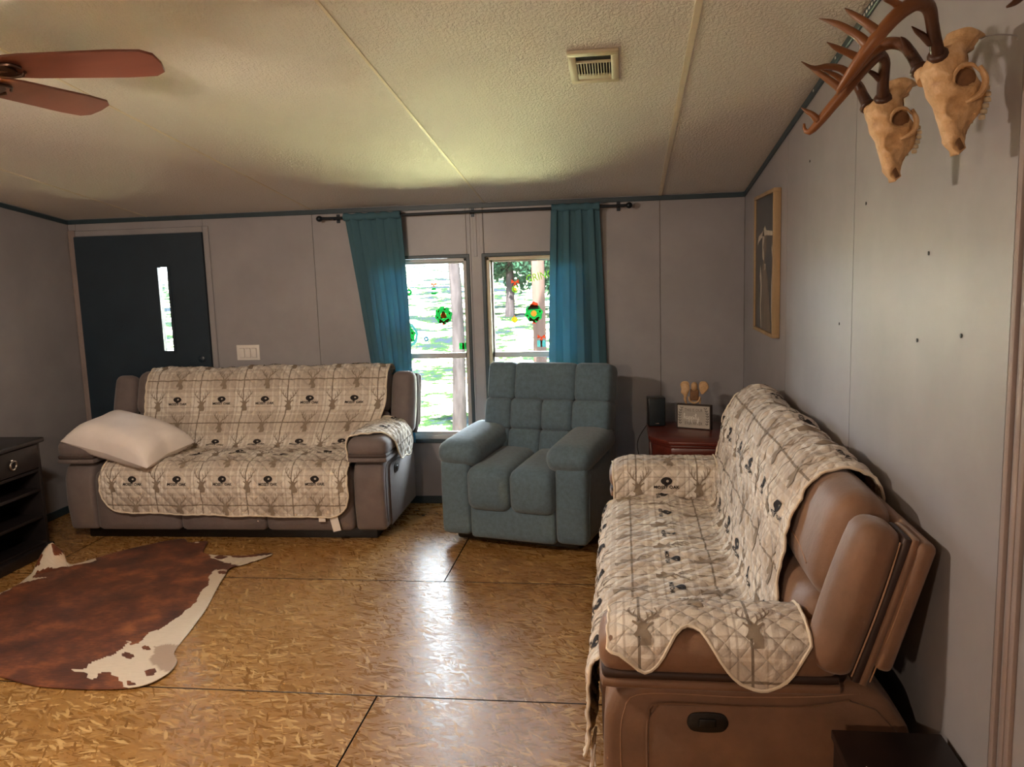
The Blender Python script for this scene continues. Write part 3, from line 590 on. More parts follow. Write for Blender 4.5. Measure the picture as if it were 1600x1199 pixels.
def corner(rad): # rounded hem corners
    def f(t, wd):
        e = min(t, 1-t)*wd; return 0 if e > rad else rad-math.sqrt(max(0, rad*rad-(rad-e)**2))
    return f
def wave_sofa(k1, k2, s0=0.0, s1=0.0):
    def f(UV, Lt):
        u, v = UV[..., 0], UV[..., 1]; o = np.zeros(u.shape+(3,)); c = np.abs(np.cos(PI*(u/0.622)))        # the three cushions swell
        back = np.clip(1-np.abs(v-0.52)/0.36, 0, 1); top = np.clip(1-np.abs(v-0.26)/0.16, 0, 1)
        o[..., 1] -= back*0.012*c*k1; o[..., 2] += top*0.022*(c-0.7)*k1
        seat = np.clip(1-np.abs(v-1.14)/0.26, 0, 1); o[..., 2] += seat*0.020*(c-0.3)
        q = np.clip((v-0.55)/0.38, 0, 1); q = q*q*(3-2*q); o[..., 0] += (s0+(s1-s0)*(u+0.85)/1.69)*(1-q)          # the back part has been pulled sideways
        hang = np.clip((v-1.42)/0.2, 0, 1); o[..., 1] += -hang*0.008*np.sin(u*19)*k2-hang*0.004; return o
    return f
def arm_flap(s, y0, y1, drop, seed, nu=64, nv=46, inner=0.50):
    """cloth from the seat up the inner arm, over the pad and down outside; drop(t) = overhang at each place along the arm"""
    base = [(0.845, inner), (0.836, 0.56), (0.828, 0.62), (0.842, 0.663), (0.90, 0.684), (0.97, 0.688), (1.04, 0.676), (1.085, 0.650), (1.103, 0.61), (1.106, 0.55), (1.105, 0.40)]
    pr = crom(np.array([(0, x, z) for x, z in base]), 400)[:, 1:]; sl = np.concatenate([[0], np.cumsum(np.linalg.norm(np.diff(pr, axis=0), axis=1))])
    ztop = np.argmin(np.abs(pr[:, 0]-1.085)+(pr[:, 1] < 0.6)*9); s0 = sl[ztop]
    ug = np.linspace(y0, y1, nu); vlo = np.zeros(nu); vhi = np.array([s0+drop(t) for t in np.linspace(0, 1, nu)]); P = np.zeros((nu, nv, 3)); UV = np.zeros((nu, nv, 2)); t = np.linspace(0, 1, nv)
    for i, y in enumerate(ug):
        v = vlo[i]+(vhi[i]-vlo[i])*t; P[i, :, 0] = s*np.interp(v, sl, pr[:, 0]); P[i, :, 1] = y; P[i, :, 2] = np.interp(v, sl, pr[:, 1]); UV[i, :, 0] = y; UV[i, :, 1] = v
        fx = max(0, (-0.335-y)/0.09); P[i, :, 2] -= fx*fx*0.05*np.clip((P[i, :, 2]-0.5)/0.15, 0, 1)
    P = wrinkle(P, UV, -s, seed, 0.006)
    # side order: normals must face away from the arm
    return Cloth(P, ug, vlo, vhi)
def bumpy(pts):
    xs, ys_ = zip(*pts); return lambda t: float(np.interp(t, np.linspace(0, 1, 41), np.convolve(np.pad(np.interp(np.linspace(0, 1, 41), xs, ys_), 3, mode='edge'), np.ones(7)/7, mode='valid')))
# cover of the sofa under the window wall
covL = thing('sofa_cover', 'beige plaid deer-print quilt draped over the sofa under the door, pillow on it', 'sofa cover', (CXL, CYL, 0), math.radians(1.2), 'quilted sofa covers')
cl, Lt = cover_body(PROF, -0.79, 0.845, 3.1, -1, 190, 210, lambda t: 0.0, lambda t, wd: corner(0.13)(t, wd)+0.03*math.sin(PI*(1-t))*0+0.035*(1-t)**2, wave_sofa(1, 1, 0.0, 0.105), 0.011)
print('cover length', Lt)
build_cloth('main_panel', cl, covL, -1, PER*8-(at(382, 760, Y=CYL-0.46)[0]-CXL), PER*8-(Lt-0.075), upsign=-1)
fl1 = arm_flap(1, -0.37, 0.16, bumpy([(0, -0.12), (0.10, -0.05), (0.22, 0.10), (0.45, 0.19), (0.6, 0.17), (0.85, 0.21), (1, 0.12)]), 5.5); build_cloth('arm_flap', fl1, covL, -1, 0.03, 0.1, upsign=-1)
fl2 = arm_flap(-1, -0.28, 0.16, bumpy([(0, 0.02), (0.2, 0.07), (0.6, 0.09), (1, 0.05)]), 8.2); build_cloth('arm_flap', fl2, covL, 1, 0.05, 0.0, upsign=1)
for px, wd, zb, tl in ((500, 0.044, 0.148, 0.0), (517, 0.052, 0.085, -0.2)):
    x = at(px, 815, Y=CYL-0.46)[0]-CXL
    obj('care_tag', xf(rbox(-wd/2, wd/2, -0.0007, 0.0007, zb-0.20, 0, 0.0005, 1), (x, -0.463, 0.20), 0.03, tl, 0), M['label_white'], covL, smooth=False)
# cover of the brown sofa
covR = thing('sofa_cover', 'beige plaid deer-print quilt spread over the brown sofa along the right wall', 'sofa cover', (CXR, CYR, 0), -PI/2, 'quilted sofa covers')
PROFR = PROF[:-1]+[(-0.457, 0.22), (-0.466, 0.10)]
clr, Ltr = cover_body(PROFR, -0.85, 0.84, 11.3, -1, 190, 220, lambda t: 0.0, lambda t, wd: corner(0.09)(t, wd)+0.02*math.sin(t*9), wave_sofa(1.2, 1.5, -0.235, -0.165), 0.015)
# the near edge on the back slants away from the bolster towards the seat crease
ub = np.clip((clr.ug-0.2)/(clr.ug[-1]-0.2), 0, 1)
build_cloth('main_panel', clr, covR, -1, 0.06, 0.20, upsign=-1)
fl3 = arm_flap(1, -0.40, 0.135, bumpy([(0, 0.0), (0.06, 0.03), (0.16, 0.09), (0.24, 0.085), (0.32, -0.02), (0.40, -0.07), (0.48, -0.03), (0.58, 0.08), (0.72, 0.125), (0.86, 0.11), (0.95, 0.05), (1, -0.03)]), 2.2); build_cloth('arm_flap', fl3, covR, -1, 0.02, 0.08, upsign=-1)
fl4 = arm_flap(-1, -0.41, 0.10, bumpy([(0, 0.02), (0.3, 0.08), (0.7, 0.08), (1, 0.02)]), 6.6); build_cloth('arm_flap', fl4, covR, 1, 0.0, 0.06, upsign=1)
for x, zb in ((0.80, 0.02), (0.70, 0.04)):
    obj('tie_strap', tube([(x, -0.458, 0.17), (x+0.01, -0.468, 0.11), (x+0.005, -0.47, 0.07), (x+0.02, -0.462, zb)], [0.004, 0.007, 0.008, 0.005], 6, 12), M['label_white'], covR)

# ------------------------------------------------------------------ recliner
rec = thing('recliner', 'blue-grey tufted fabric recliner in front of the window', 'armchair', (-0.580, 5.125, 0), math.radians(-14.4))
B = M['blue_fabric']; obj('base', rbox(-0.40, 0.40, -0.32, 0.30, 0.02, 0.26, 0.02), M['black'], rec)
for s in (-1, 1):
    a = obj('arm', softbox(0.195, 0.72, 0.47, 0.035, (0.008, 0.010, 0), 10, (s*0.372, -0.03, 0.30)), B, rec)
    obj('arm_seam', tube([(s*0.471, -0.34, 0.10), (s*0.474, -0.35, 0.30), (s*0.472, -0.31, 0.48)], 0.003, 6, 14), B, a)
    obj('arm_pad', softbox(0.275, 0.62, 0.150, 0.070, (0.006, 0.02, 0.014), 12, (s*0.352, -0.085, 0.585), rx=math.radians(4)), B, rec)
    obj('seat_cushion', softbox(0.280, 0.66, 0.26, 0.055, (0.0, 0.016, 0.020), 12, (s*0.138, -0.105, 0.385), rx=math.radians(3)), B, rec)
obj('footrest_panel', softbox(0.545, 0.09, 0.215, 0.025, (0, 0.012, 0), 10, (0, -0.345, 0.165)), B, rec)
rl = math.radians(13)
def rb(VF): return xf(VF, (0.05, 0.125, 0.40), -rl)
obj('back_shell', rb(softbox(0.80, 0.10, 0.62, 0.04, (0, 0.01, 0.0), 8, (0, 0.10, 0.31))), B, rec)
for z0, z1, xs in ((0.43, 0.665, (-0.415, -0.225, 0.185, 0.415)), (0.235, 0.43, (-0.425, -0.245, -0.03, 0.175, 0.415)), (0.02, 0.235, (-0.43, -0.25, -0.035, 0.165, 0.415))):
    for a, b in zip(xs[:-1], xs[1:]):
        obj('back_tuft', rb(softbox(b-a+0.012, 0.19, z1-z0+0.014, 0.038, (0.0, 0.018, 0.0), 8, ((a+b)/2, 0.0, (z0+z1)/2))), B, rec)

# ------------------------------------------------------------------ pillow
def pillow(name, lx, ly, hz, n=36):
    V, F = [], []
    t = np.linspace(-1, 1, n)
    for side in (1, -1):
        for a in t:
            for b in t:
                e = (1-a**4)*(1-b**4); pin = 1-0.10*(1-abs(a))*abs(b)**2-0.0; pinb = 1-0.10*(1-abs(b))*abs(a)**2
                z = hz*max(e, 0)**0.55; wv = 0.010*mnoise.noise((a*2.2, b*2.2, 3.3*side))*min(1, e*3)
                V.append((a*lx/2*pinb, b*ly/2*pin, side*z*(1 if side > 0 else 0.55)+wv))
    N = n*n
    F = gridF(n, n)+[tuple(i+N for i in f[::-1]) for f in gridF(n, n)]
    return np.array(V), F
pl = thing('pillow', 'plump white bed pillow lying on the left arm of the covered sofa', 'pillow', (-3.235, 4.985, 0.625), 0)
VF = xf(pillow('cushion', 0.67, 0.47, 0.150), (0, 0, 0), math.radians(9), math.radians(13), math.radians(-9)); obj('pillowcase', VF, M['pillow'], pl, 'all')
t = np.linspace(-1, 1, 30); rim = np.array([(a*0.33*(1-0.10*(1-abs(-1))*a*a), -0.23*(1-0.10*(1-abs(a))), 0) for a in t]); obj('hem', tube(xf((rim, []), (0, 0, 0), math.radians(9), math.radians(13), math.radians(-9))[0], 0.004, 6), M['pillow'], pl)

# ------------------------------------------------------------------ console on the left
KX0, KX1, KY0, KY1, KZ = XL+0.03, -3.585, 3.10, 4.60, 0.735
con = thing('console_cabinet', 'black wooden console with a ring-pull drawer and open shelves at the left edge', 'console', ((KX0+KX1)/2, (KY0+KY1)/2, 0)); LC = lambda VF: xf(VF, (-(KX0+KX1)/2, -(KY0+KY1)/2, 0))
obj('top', LC(rbox(KX0, KX1+0.02, KY0-0.02, KY1+0.02, KZ-0.03, KZ, 0.008)), M['ebony'], con); obj('back_panel', LC(box(KX0, KX0+0.012, KY0, KY1, 0.06, KZ-0.03)), M['ebony'], con, smooth=False)
for y in (KY0, 3.59, 4.09, KY1-0.025): obj('side_panel', LC(rbox(KX0+0.012, KX1-0.004, y, y+0.025, 0.06, KZ-0.03, 0.003)), M['ebony'], con)
for z in (0.06, 0.23, 0.40): obj('shelf', LC(rbox(KX0+0.012, KX1-0.012, KY0+0.01, KY1-0.01, z, z+0.02, 0.003)), M['ebony'], con)
obj('drawer_rail', LC(rbox(KX0+0.012, KX1-0.008, KY0+0.01, KY1-0.01, 0.525, 0.545, 0.003)), M['ebony'], con)
obj('plinth', LC(rbox(KX0, KX1+0.015, KY0-0.015, KY1+0.02, 0.0, 0.065, 0.008)), M['ebony'], con)
for y0, y1 in ((KY0+0.03, 3.585), (3.62, 4.085), (4.12, KY1-0.03)):
    dw = obj('drawer', LC(rbox(KX1-0.02, KX1+0.004, y0, y1, 0.552, KZ-0.036, 0.004)), M['ebony'], con); ym = (y0+y1)/2
    p = obj('ring_pull', LC(merge(xf(ring(0.026, 0.006, 26, 8), (KX1+0.014, ym, 0.618), 0, PI/2+0.14), xf(lathe([(0.011, 0), (0.011, 0.006), (0.006, 0.014), (0.001, 0.016)], 14), (KX1+0.003, ym, 0.646), 0, PI/2))), M['chrome'], dw)

# ------------------------------------------------------------------ cowhide rug
OUT = [(-2.678, 3.039), (-2.447, 2.973), (-2.182, 2.966), (-2.003, 3.001), (-1.947, 3.10), (-1.965, 3.22), (-2.035, 3.323), (-2.078, 3.555), (-2.125, 3.78), (-2.183, 3.983), (-2.245, 4.22), (-2.27, 4.36), (-2.20, 4.45), (-2.125, 4.592), (-2.17, 4.62), (-2.30, 4.56), (-2.48, 4.564), (-2.58, 4.62), (-2.66, 4.82), (-2.76, 4.78), (-2.867, 4.847), (-3.101, 4.652), (-3.244, 4.418), (-3.31, 4.36), (-3.40, 4.42), (-3.455, 4.34), (-3.42, 4.18), (-3.38, 4.02), (-3.40, 3.87), (-3.46, 3.5), (-3.34, 3.2), (-3.0, 3.06)]
HC = np.array([-2.72, 3.90])
def inpoly(x, y, poly):
    c = False; n = len(poly)
    for i in range(n):
        (x1, y1), (x2, y2) = poly[i], poly[i-1]
        if (y1 > y) != (y2 > y) and x < (x2-x1)*(y-y1)/(y2-y1)+x1: c = not c
    return c
cr_ = lambda pts: [tuple(at(x*0.3836, 640+y*0.3836, Z=0)[:2]) for x, y in pts]
WH = [cr_([(880, 658), (845, 690), (850, 720), (822, 745), (800, 790), (740, 845), (650, 905), (600, 918), (570, 960), (540, 968), (515, 945), (510, 975), (470, 1000), (380, 1035), (350, 1065), (285, 1070), (355, 1082), (365, 1110), (440, 1085), (500, 1125), (520, 1165), (700, 1150), (760, 1050), (760, 960), (830, 900), (890, 810), (960, 700), (930, 665)]),
      cr_([(848, 588), (860, 612), (900, 625), (985, 640), (1060, 620), (1125, 602), (1120, 590), (1060, 602), (985, 612), (900, 602)]), cr_([(-200, 820), (-10, 765), (85, 712), (200, 688), (130, 690), (150, 670), (240, 655), (380, 625), (395, 605), (300, 620), (160, 660), (60, 680), (-100, 740)]), cr_([(790, 550), (805, 552), (818, 528), (806, 526)]), cr_([(120, 655), (105, 690), (128, 600), (118, 585)]), cr_([(165, 660), (215, 655), (190, 600), (172, 575), (160, 590), (180, 620)])]
BR = [cr_(disc(525, 1008, 20, 13, 12)), cr_(disc(598, 976, 18, 12, 12)), cr_(disc(545, 952, 22, 17, 10)), cr_(disc(610, 1085, 26, 18, 12)), cr_(disc(440, 1098, 45, 20, 12)), cr_(disc(525, 1128, 20, 12, 10)), cr_(disc(900, 610, 26, 8, 10)), cr_(disc(905, 672, 22, 7, 10)), cr_(disc(148, 703, 16, 5, 10))]
TN = [cr_([(640, 968), (720, 965), (735, 1030), (700, 1085), (650, 1075), (615, 1030)])]
bo = crom(np.array([(x, y, 0) for x, y in OUT+OUT[:1]]), 361)[:-1, :2]; nr = 90; V, wh, tn = [], [], []
for k in range(nr+1):
    r = k/nr
    for th, b in enumerate(bo):
        p = HC+(b-HC)*r; x, y = p; jx, jy = 0.018*mnoise.noise((x*18, y*18, 1.1)), 0.018*mnoise.noise((x*18, y*18, 7.7)); q = (x+jx, y+jy)
        w_ = any(inpoly(*q, P_) for P_ in WH) and not any(inpoly(*q, P_) for P_ in BR); wh.append(float(w_)); tn.append(0.75*float(any(inpoly(*q, P_) for P_ in TN)))
        lift = max(0, 1-math.hypot(x+3.43, y-4.37)/0.15)**1.3*0.14; edge = 0.012*max(0, mnoise.noise((x*2.3, y*2.3, 5)))*r**3
        V.append((x+lift*0.2, y, 0.004+lift+edge+0.004*abs(mnoise.noise((x*4, y*4, 2)))))
nb = len(bo); F = [(k*nb+j, k*nb+(j+1) % nb, (k+1)*nb+(j+1) % nb, (k+1)*nb+j) for k in range(nr) for j in range(nb)]
hide = obj('cowhide_rug', (np.array(V), F), M['hide'], None, 'all', attrs={'white': wh, 'tan': tn}, thick=0.003)
tag(hide, 'reddish-brown and white cowhide rug spread on the floorboards', 'rug')

# ------------------------------------------------------------------ corner table with speaker, sign and bone
TZ = 0.62
tb = thing('end_table', 'mahogany end table with a clipped front corner in the far corner', 'table', (0.45, 5.22, 0)); LT = lambda VF: xf(VF, (-0.45, -5.22, 0))
top = [(0.145, 5.60), (0.145, 5.13), (0.262, 4.965), (0.76, 4.90), (0.76, 5.60)]
sc_ = lambda k: [((x-0.45)*k+0.45, (y-5.25)*k+5.25) for x, y in top]
obj('table_top', LT(prism(sc_(1.0), TZ-0.028, TZ, 'z', 0.008, 2)), M['mahogany'], tb)
obj('top_moulding', LT(prism(sc_(0.955), TZ-0.045, TZ-0.027, 'z', 0.004, 2)), M['mahogany'], tb); obj('apron', LT(prism(sc_(0.92), TZ-0.13, TZ-0.044, 'z', 0.004, 1)), M['mahogany'], tb)
obj('lower_shelf', LT(prism(sc_(0.90), 0.10, 0.125, 'z', 0.004, 1)), M['mahogany'], tb)
for (x, y) in sc_(0.86): obj('leg', LT(rbox(x-0.028, x+0.028, y-0.028, y+0.028, 0, TZ-0.12, 0.006)), M['mahogany'], tb)
obj('side_panel', LT(box(0.19, 0.20, 5.13, 5.52, 0.12, TZ-0.13)), M['mahogany'], tb, smooth=False)
sp_ = thing('bookshelf_speaker', 'small black box speaker standing on the corner table', 'speaker', (0.206, 5.485, TZ), math.radians(6))
obj('cabinet', rbox(-0.056, 0.056, -0.045, 0.055, 0, 0.190, 0.006), M['black'], sp_); obj('grille', rbox(-0.050, 0.050, -0.052, -0.044, 0.006, 0.184, 0.005), M['speaker'], sp_)
obj('badge', box(-0.012, 0.012, -0.0535, -0.0518, 0.018, 0.024), M['chrome'], sp_, smooth=False)
cpts = [at(x, y, Y=yy) for x, y, yy in ((1014, 660, 5.55), (1008, 668, 5.56), (998, 685, 5.58), (996, 700, 5.59), (1001, 722, 5.60))]+[np.array((0.13, 5.61, 0.2)), np.array((0.15, 5.61, 0.05))]
tag(obj('speaker_cord', tube(cpts, 0.0028, 6, 40), M['black']), 'thin black cord hanging behind the corner table', 'cord')
sg = thing('box_sign', 'small whitewashed box sign reading happily in white script on the corner table', 'sign', (0.445, 5.365, TZ), math.radians(-24))
SW, SH = 0.226, 0.158
def sgn(VF2, y=-0.0215, thick=0.001):
    V2, F2 = VF2; V = np.array([(v[0], y, v[1]) for v in V2]); return V, F2
obj('frame', merge(rbox(-SW/2, -SW/2+0.007, -0.022, 0.018, 0, SH, 0.0015, 1), rbox(SW/2-0.007, SW/2, -0.022, 0.018, 0, SH, 0.0015, 1), rbox(-SW/2+0.006, SW/2-0.006, -0.022, 0.018, 0, 0.007, 0.0015, 1), rbox(-SW/2+0.006, SW/2-0.006, -0.022, 0.018, SH-0.007, SH, 0.0015, 1)), M['sign_frame'], sg, smooth=False)
obj('face', box(-SW/2+0.006, SW/2-0.006, -0.019, 0.012, 0.006, SH-0.006), M['sign_face'], sg, smooth=False)
for s_, z in (('THIS IS OUR', 0.113), ('EVER AFTER', 0.027)):
    v, f = text2d(s_, 0.024); v = v*np.array([0.92, 1.15]); obj('lettering', sgn((v+np.array([0, z]), f), -0.0195), M['sign_letter'], sg, smooth=False)
def script():
    S = []; w_ = 0.0046; x = [-0.066]
    def st(pts, nn=16, wd=None): S.append(stroke2d([(x[0]+p*0.0165, 0.062+q*0.0185) for p, q in pts], wd or [w_*0.7, w_, w_*0.6], nn))
    st([(0.05, 0.4), (0.45, 1.7), (0.35, 2.15), (0.2, 1.6), (0.15, 0)]); st([(0.15, 0), (0.35, 0.85), (0.65, 0.9), (0.68, 0.1), (0.95, 0.2)]); x[0] += 0.0155
    st([(0.85, 0.8), (0.4, 1.0), (0.15, 0.5), (0.35, 0.0), (0.8, 0.5), (0.85, 0.9)]); st([(0.85, 0.9), (0.8, 0.1), (1.15, 0.3)], 8); x[0] += 0.0175
    for _ in range(2):
        st([(0.1, 0.4), (0.3, 1.0), (0.25, 0), (0.2, -1.2)]); st([(0.27, 0.5), (0.55, 1.0), (0.9, 0.7), (0.75, 0.05), (0.35, 0.05)]); st([(0.75, 0.05), (1.1, 0.3)], 4); x[0] += 0.0165
    st([(0.1, 0.3), (0.3, 0.95), (0.28, 0.1), (0.6, 0.2)], 8); S.append(poly2d([(x[0]+0.3*0.0165+p, 0.062+1.45*0.0185+q) for p, q in disc(0, 0, 0.0026, 0.0026, 8)])); x[0] += 0.009
    st([(0.1, 0.3), (0.55, 1.5), (0.45, 2.15), (0.3, 1.6), (0.3, 0.1), (0.65, 0.2)]); x[0] += 0.0105
    st([(0.1, 0.9), (0.2, 0.2), (0.6, 0.2), (0.8, 0.9)]); st([(0.8, 0.95), (0.75, -0.4), (0.5, -1.2), (0.2, -0.9), (0.6, -0.2), (1.2, 0.3)])
    return merge(*S)
obj('script_word', sgn(script(), -0.0199), M['sign_white'], sg, smooth=False)
lv = []
for s in (-1, 1):
    lv.append(stroke2d([(s*0.088, 0.028), (s*0.094, 0.07), (s*0.090, 0.105), (s*0.078, 0.132)], [0.0016, 0.0012], 12))
    for k in range(7):
        tt = k/6; cx, cz = s*(0.088+0.006*math.sin(PI*tt)-0.010*tt*tt), 0.030+0.100*tt
        for d in (-1, 1): lv.append(poly2d([(cx, cz), (cx+d*0.006, cz+0.003), (cx+d*0.0115, cz+0.011), (cx+d*0.005, cz+0.009)]))
obj('laurel_print', sgn(merge(*lv), -0.0197), M['sign_black'], sg, smooth=False)
bn = thing('bone_ornament', 'pale winged animal bone resting on top of the box sign', 'bone', (0.445, 5.372, TZ+SH), math.radians(-10))
bq = lambda pts: [((x-540)*0.0709*0.0042, (550-y)*0.0709*0.0042) for x, y in pts]
obj('wing', prism(bq([(245, 130), (300, 70), (380, 72), (440, 140), (445, 240), (400, 330), (385, 410), (330, 410), (310, 340), (250, 300), (270, 220)]), -0.020, 0.004, 'y', 0.008, 3), M['bone'], bn)
obj('wing', prism(bq([(645, 110), (700, 60), (775, 50), (830, 100), (845, 180), (815, 240), (730, 330), (690, 330), (660, 260), (640, 180)]), -0.020, 0.004, 'y', 0.008, 3), M['bone'], bn)
for s, x0 in ((-1, 300), (1, 760)): obj('wing_rim', tube([(p[0], -0.016, p[1]) for p in bq([(540+s*290, 125), (540+s*235, 72), (540+s*150, 70), (540+s*105, 120)])], [0.003, 0.006, 0.006, 0.003], 8, 20), M['bone'], bn)
obj('crown', softbox(0.034, 0.03, 0.05, 0.015, (0.003, 0.004, 0.004), 8, (0, -0.004, 0.115)), M['bone'], bn)
obj('hollow', softbox(0.055, 0.018, 0.075, 0.016, (0, 0, 0), 6, (0, 0.004, 0.060)), M['socket'], bn)
obj('arch', tube([(-0.034, -0.006, 0.050), (-0.028, -0.010, 0.024), (0, -0.012, 0.010), (0.028, -0.010, 0.024), (0.036, -0.006, 0.050)], [0.005, 0.006, 0.007, 0.006, 0.005], 8, 26), M['bone'], bn)
obj('foot', tube([(-0.060, -0.004, 0.045), (-0.056, -0.004, 0.020), (-0.050, -0.002, 0.003)], [0.010, 0.008, 0.004], 8, 14), M['bone'], bn)
obj('foot', tube([(0.034, -0.002, 0.045), (0.036, -0.002, 0.020), (0.034, 0, 0.003)], [0.007, 0.006, 0.004], 8, 14), M['bone'], bn)

# ------------------------------------------------------------------ dark stand beside the sofa, front right
st_ = thing('side_stand', 'low dark espresso wooden stand at the near end of the brown sofa', 'table', (0.655, 1.90, 0)); 
obj('top', rbox(-0.135, 0.135, -0.20, 0.195, 0.445, 0.47, 0.004), M['espresso'], st_)
for s in (-1, 1): obj('side_panel', rbox(*sorted((s*0.110, s*0.130)), -0.19, 0.185, 0, 0.446, 0.003), M['espresso'], st_)
obj('shelf', rbox(-0.112, 0.112, -0.185, 0.18, 0.20, 0.22, 0.003), M['espresso'], st_); obj('back_panel', box(-0.112, 0.112, 0.170, 0.182, 0.02, 0.446), M['espresso'], st_, smooth=False)

# ------------------------------------------------------------------ curtains, rod
def curtain(name, label, top, bot, folds, seed, z1, z0):
    nu, nv = 110, 60; V = np.zeros((nu, nv, 3))
    for i in range(nu):
        a = i/(nu-1)
        for j in range(nv):
            b = j/(nv-1); x = (top[0]+(top[1]-top[0])*a)*(1-b)+(bot[0]+(bot[1]-bot[0])*a)*b; x += 0.03*math.sin(b*PI)*(a-0.5)*0.6
            f = math.sin(a*folds*2*PI+seed+0.8*math.sin(b*2.3+seed)); amp = 0.014+0.010*b
            V[i, j] = (x+0.006*math.cos(a*folds*4*PI+seed), D-0.085+0.036*min(1, b*3)+amp*f*0.8+0.006*mnoise.noise((a*6, b*2.5, seed)), z1+(z0-z1)*b+(0.012*math.sin(a*9+seed) if j == 0 else 0))
    r = thing(name, label, 'curtain', (float((top[0]+top[1])/2), D-0.085, z0), 0, 'pair of window curtains'); off = np.array(r.location)
    o = obj('cloth', (V.reshape(-1, 3)-off, gridF(nu, nv)), M['curtain'], r, 'all', thick=0.003)
    # the rod pocket wraps the rod
    nu2 = 60; ang = np.linspace(0, 2*PI, 13); Vp = []
    for i in range(nu2):
        a = i/(nu2-1); x = top[0]+(top[1]-top[0])*a; rr = 0.0195+0.003*math.sin(a*folds*2*PI+seed)
        for q in ang: Vp.append((x, D-0.085+rr*math.cos(q), rodz(x)+0.003+rr*1.15*math.sin(q)))
    obj('rod_pocket', (np.array(Vp)-off, gridF(nu2, 13)), M['curtain'], r, 'all', thick=0.002)
RY = D-0.085
rp = [at(x, y, Y=RY) for x, y in ((503, 342), (735, 331), (978, 321))]
def rodz(x): return float(np.interp(x, [p[0] for p in rp], [p[2] for p in rp]))
rod = thing('curtain_rod', 'thin dark curtain rod with ball ends above the windows', 'curtain rod', tuple(rp[1])); LR = lambda VF: xf(VF, -rp[1])
obj('rod', LR(tube(rp, 0.0095, 10, 30)), M['dark_metal'], rod)
for k in (0, 2):
    obj('finial', LR(xf(lathe([(0.006, -0.022), (0.015, -0.016), (0.021, -0.004), (0.021, 0.006), (0.014, 0.018), (0.002, 0.023)], 16), rp[k]+np.array([-0.02 if k == 0 else 0.02, 0, 0]), 0, PI/2)), M['dark_metal'], rod)
for x in (rp[0][0]+0.09, rp[1][0], rp[2][0]-0.05):
    z = rodz(x); obj('bracket', LR(merge(box(x-0.012, x+0.012, D-0.006, D, z-0.03, z+0.03), tube([(x, D-0.004, z), (x, D-0.05, z-0.006), (x, D-0.083, z-0.012), (x, D-0.098, z-0.004)], 0.005, 8, 14))), M['dark_metal'], rod)
cA = [at(537, 342, Y=RY)[0], at(626, 340, Y=RY)[0]]; cB = [at(603, 640, Y=RY)[0]-0.03, at(645, 640, Y=RY)[0]]
curtain('window_curtain', 'teal curtain hanging slanted at the left of the windows', cA, cB, 4.5, 0.4, rodz(cA[0])-0.004, 0.46)
cA = [at(862, 333, Y=RY)[0], at(937, 328, Y=RY)[0]]; cB = [at(856, 600, Y=RY)[0], at(950, 600, Y=RY)[0]]
curtain('window_curtain', 'teal curtain hanging straight at the right, behind the recliner', cA, cB, 4.0, 2.1, rodz(cA[0])-0.004, 0.46)

# ------------------------------------------------------------------ light switch, vent, picture
p0 = at(388.5, 551, Y=D); sw = thing('light_switch', 'white three-rocker light switch plate beside the door', 'light switch', tuple(p0)); obj('plate', rbox(-0.088, 0.088, -0.008, 0, -0.056, 0.056, 0.003), M['white_plastic'], sw)
for k in (-1, 0, 1):
    obj('rocker_gap_shade', box(k*0.046-0.0195, k*0.046+0.0195, -0.0084, -0.0078, -0.037, 0.033), M['batten'], sw, smooth=False)  # darker sheet paints the shade in the gap around each rocker
    r_ = obj('rocker', xf(rbox(-0.0175, 0.0175, -0.006, 0.002, -0.033, 0.033, 0.002), (k*0.046, -0.0085, -0.002), 0.06), M['white_plastic'], sw)
vx, vy = (-0.10, 3.338); sl_a = -math.atan(SL)
vt = thing('ceiling_vent', 'cream metal air vent with upright slats in the stippled ceiling', 'vent', (vx, vy, zc(vy))); LV = lambda VF: xf(VF, (0, 0, 0), sl_a)
W_, H_ = 0.095, 0.165
for b in ((-W_, W_, -H_, -H_+0.045), (-W_, W_, H_-0.035, H_), (-W_, -W_+0.030, -H_+0.04, H_-0.03), (W_-0.030, W_, -H_+0.04, H_-0.03)): obj('frame_bar', LV(rbox(b[0], b[1], b[2], b[3], -0.013, -0.001, 0.004)), M['vent'], vt)
obj('throat_shade', LV(box(-W_+0.02, W_-0.02, -H_+0.04, H_-0.03, -0.003, -0.0008)), M['void'], vt, smooth=False)  # flat black sheet stands in for the shade inside the duct
obj('crossbar', LV(rbox(-W_+0.028, W_-0.028, -0.062, -0.050, -0.012, -0.003, 0.002)), M['vent'], vt)
for k in range(12):
    x = -W_+0.036+k*(2*W_-0.072)/11; obj('slat', LV(xf(box(-0.0012, 0.0012, -0.050, 0.080, -0.006, 0.004), (x, 0, -0.008), 0, 0.12)), M['vent'], vt, smooth=False)
obj('damper_plate', LV(rbox(-W_+0.03, W_-0.03, 0.078, 0.128, -0.009, -0.003, 0.003)), M['vent'], vt)
fy0, fy1 = at(1212, 291, X=XR-0.03)[1], at(1181, 306, X=XR-0.03)[1]; fz0, fz1 = 1.275, 2.045
pf = thing('framed_picture', 'tall dark picture of a pale standing figure in a pine frame on the right wall', 'picture', (XR, (fy0+fy1)/2, fz0)); hw = (fy1-fy0)/2; hh = fz1-fz0
for b in ((-hw, hw, 0, 0.020), (-hw, hw, hh-0.020, hh), (-hw, -hw+0.020, 0.019, hh-0.019), (hw-0.020, hw, 0.019, hh-0.019)): obj('frame_bar', rbox(-0.040, -0.001, b[0], b[1], b[2], b[3], 0.003), M['frame_wood'], pf)
cv = obj('canvas', box(-0.030, -0.004, -hw+0.015, hw-0.015, 0.015, hh-0.015), M['picture'], pf, smooth=False)
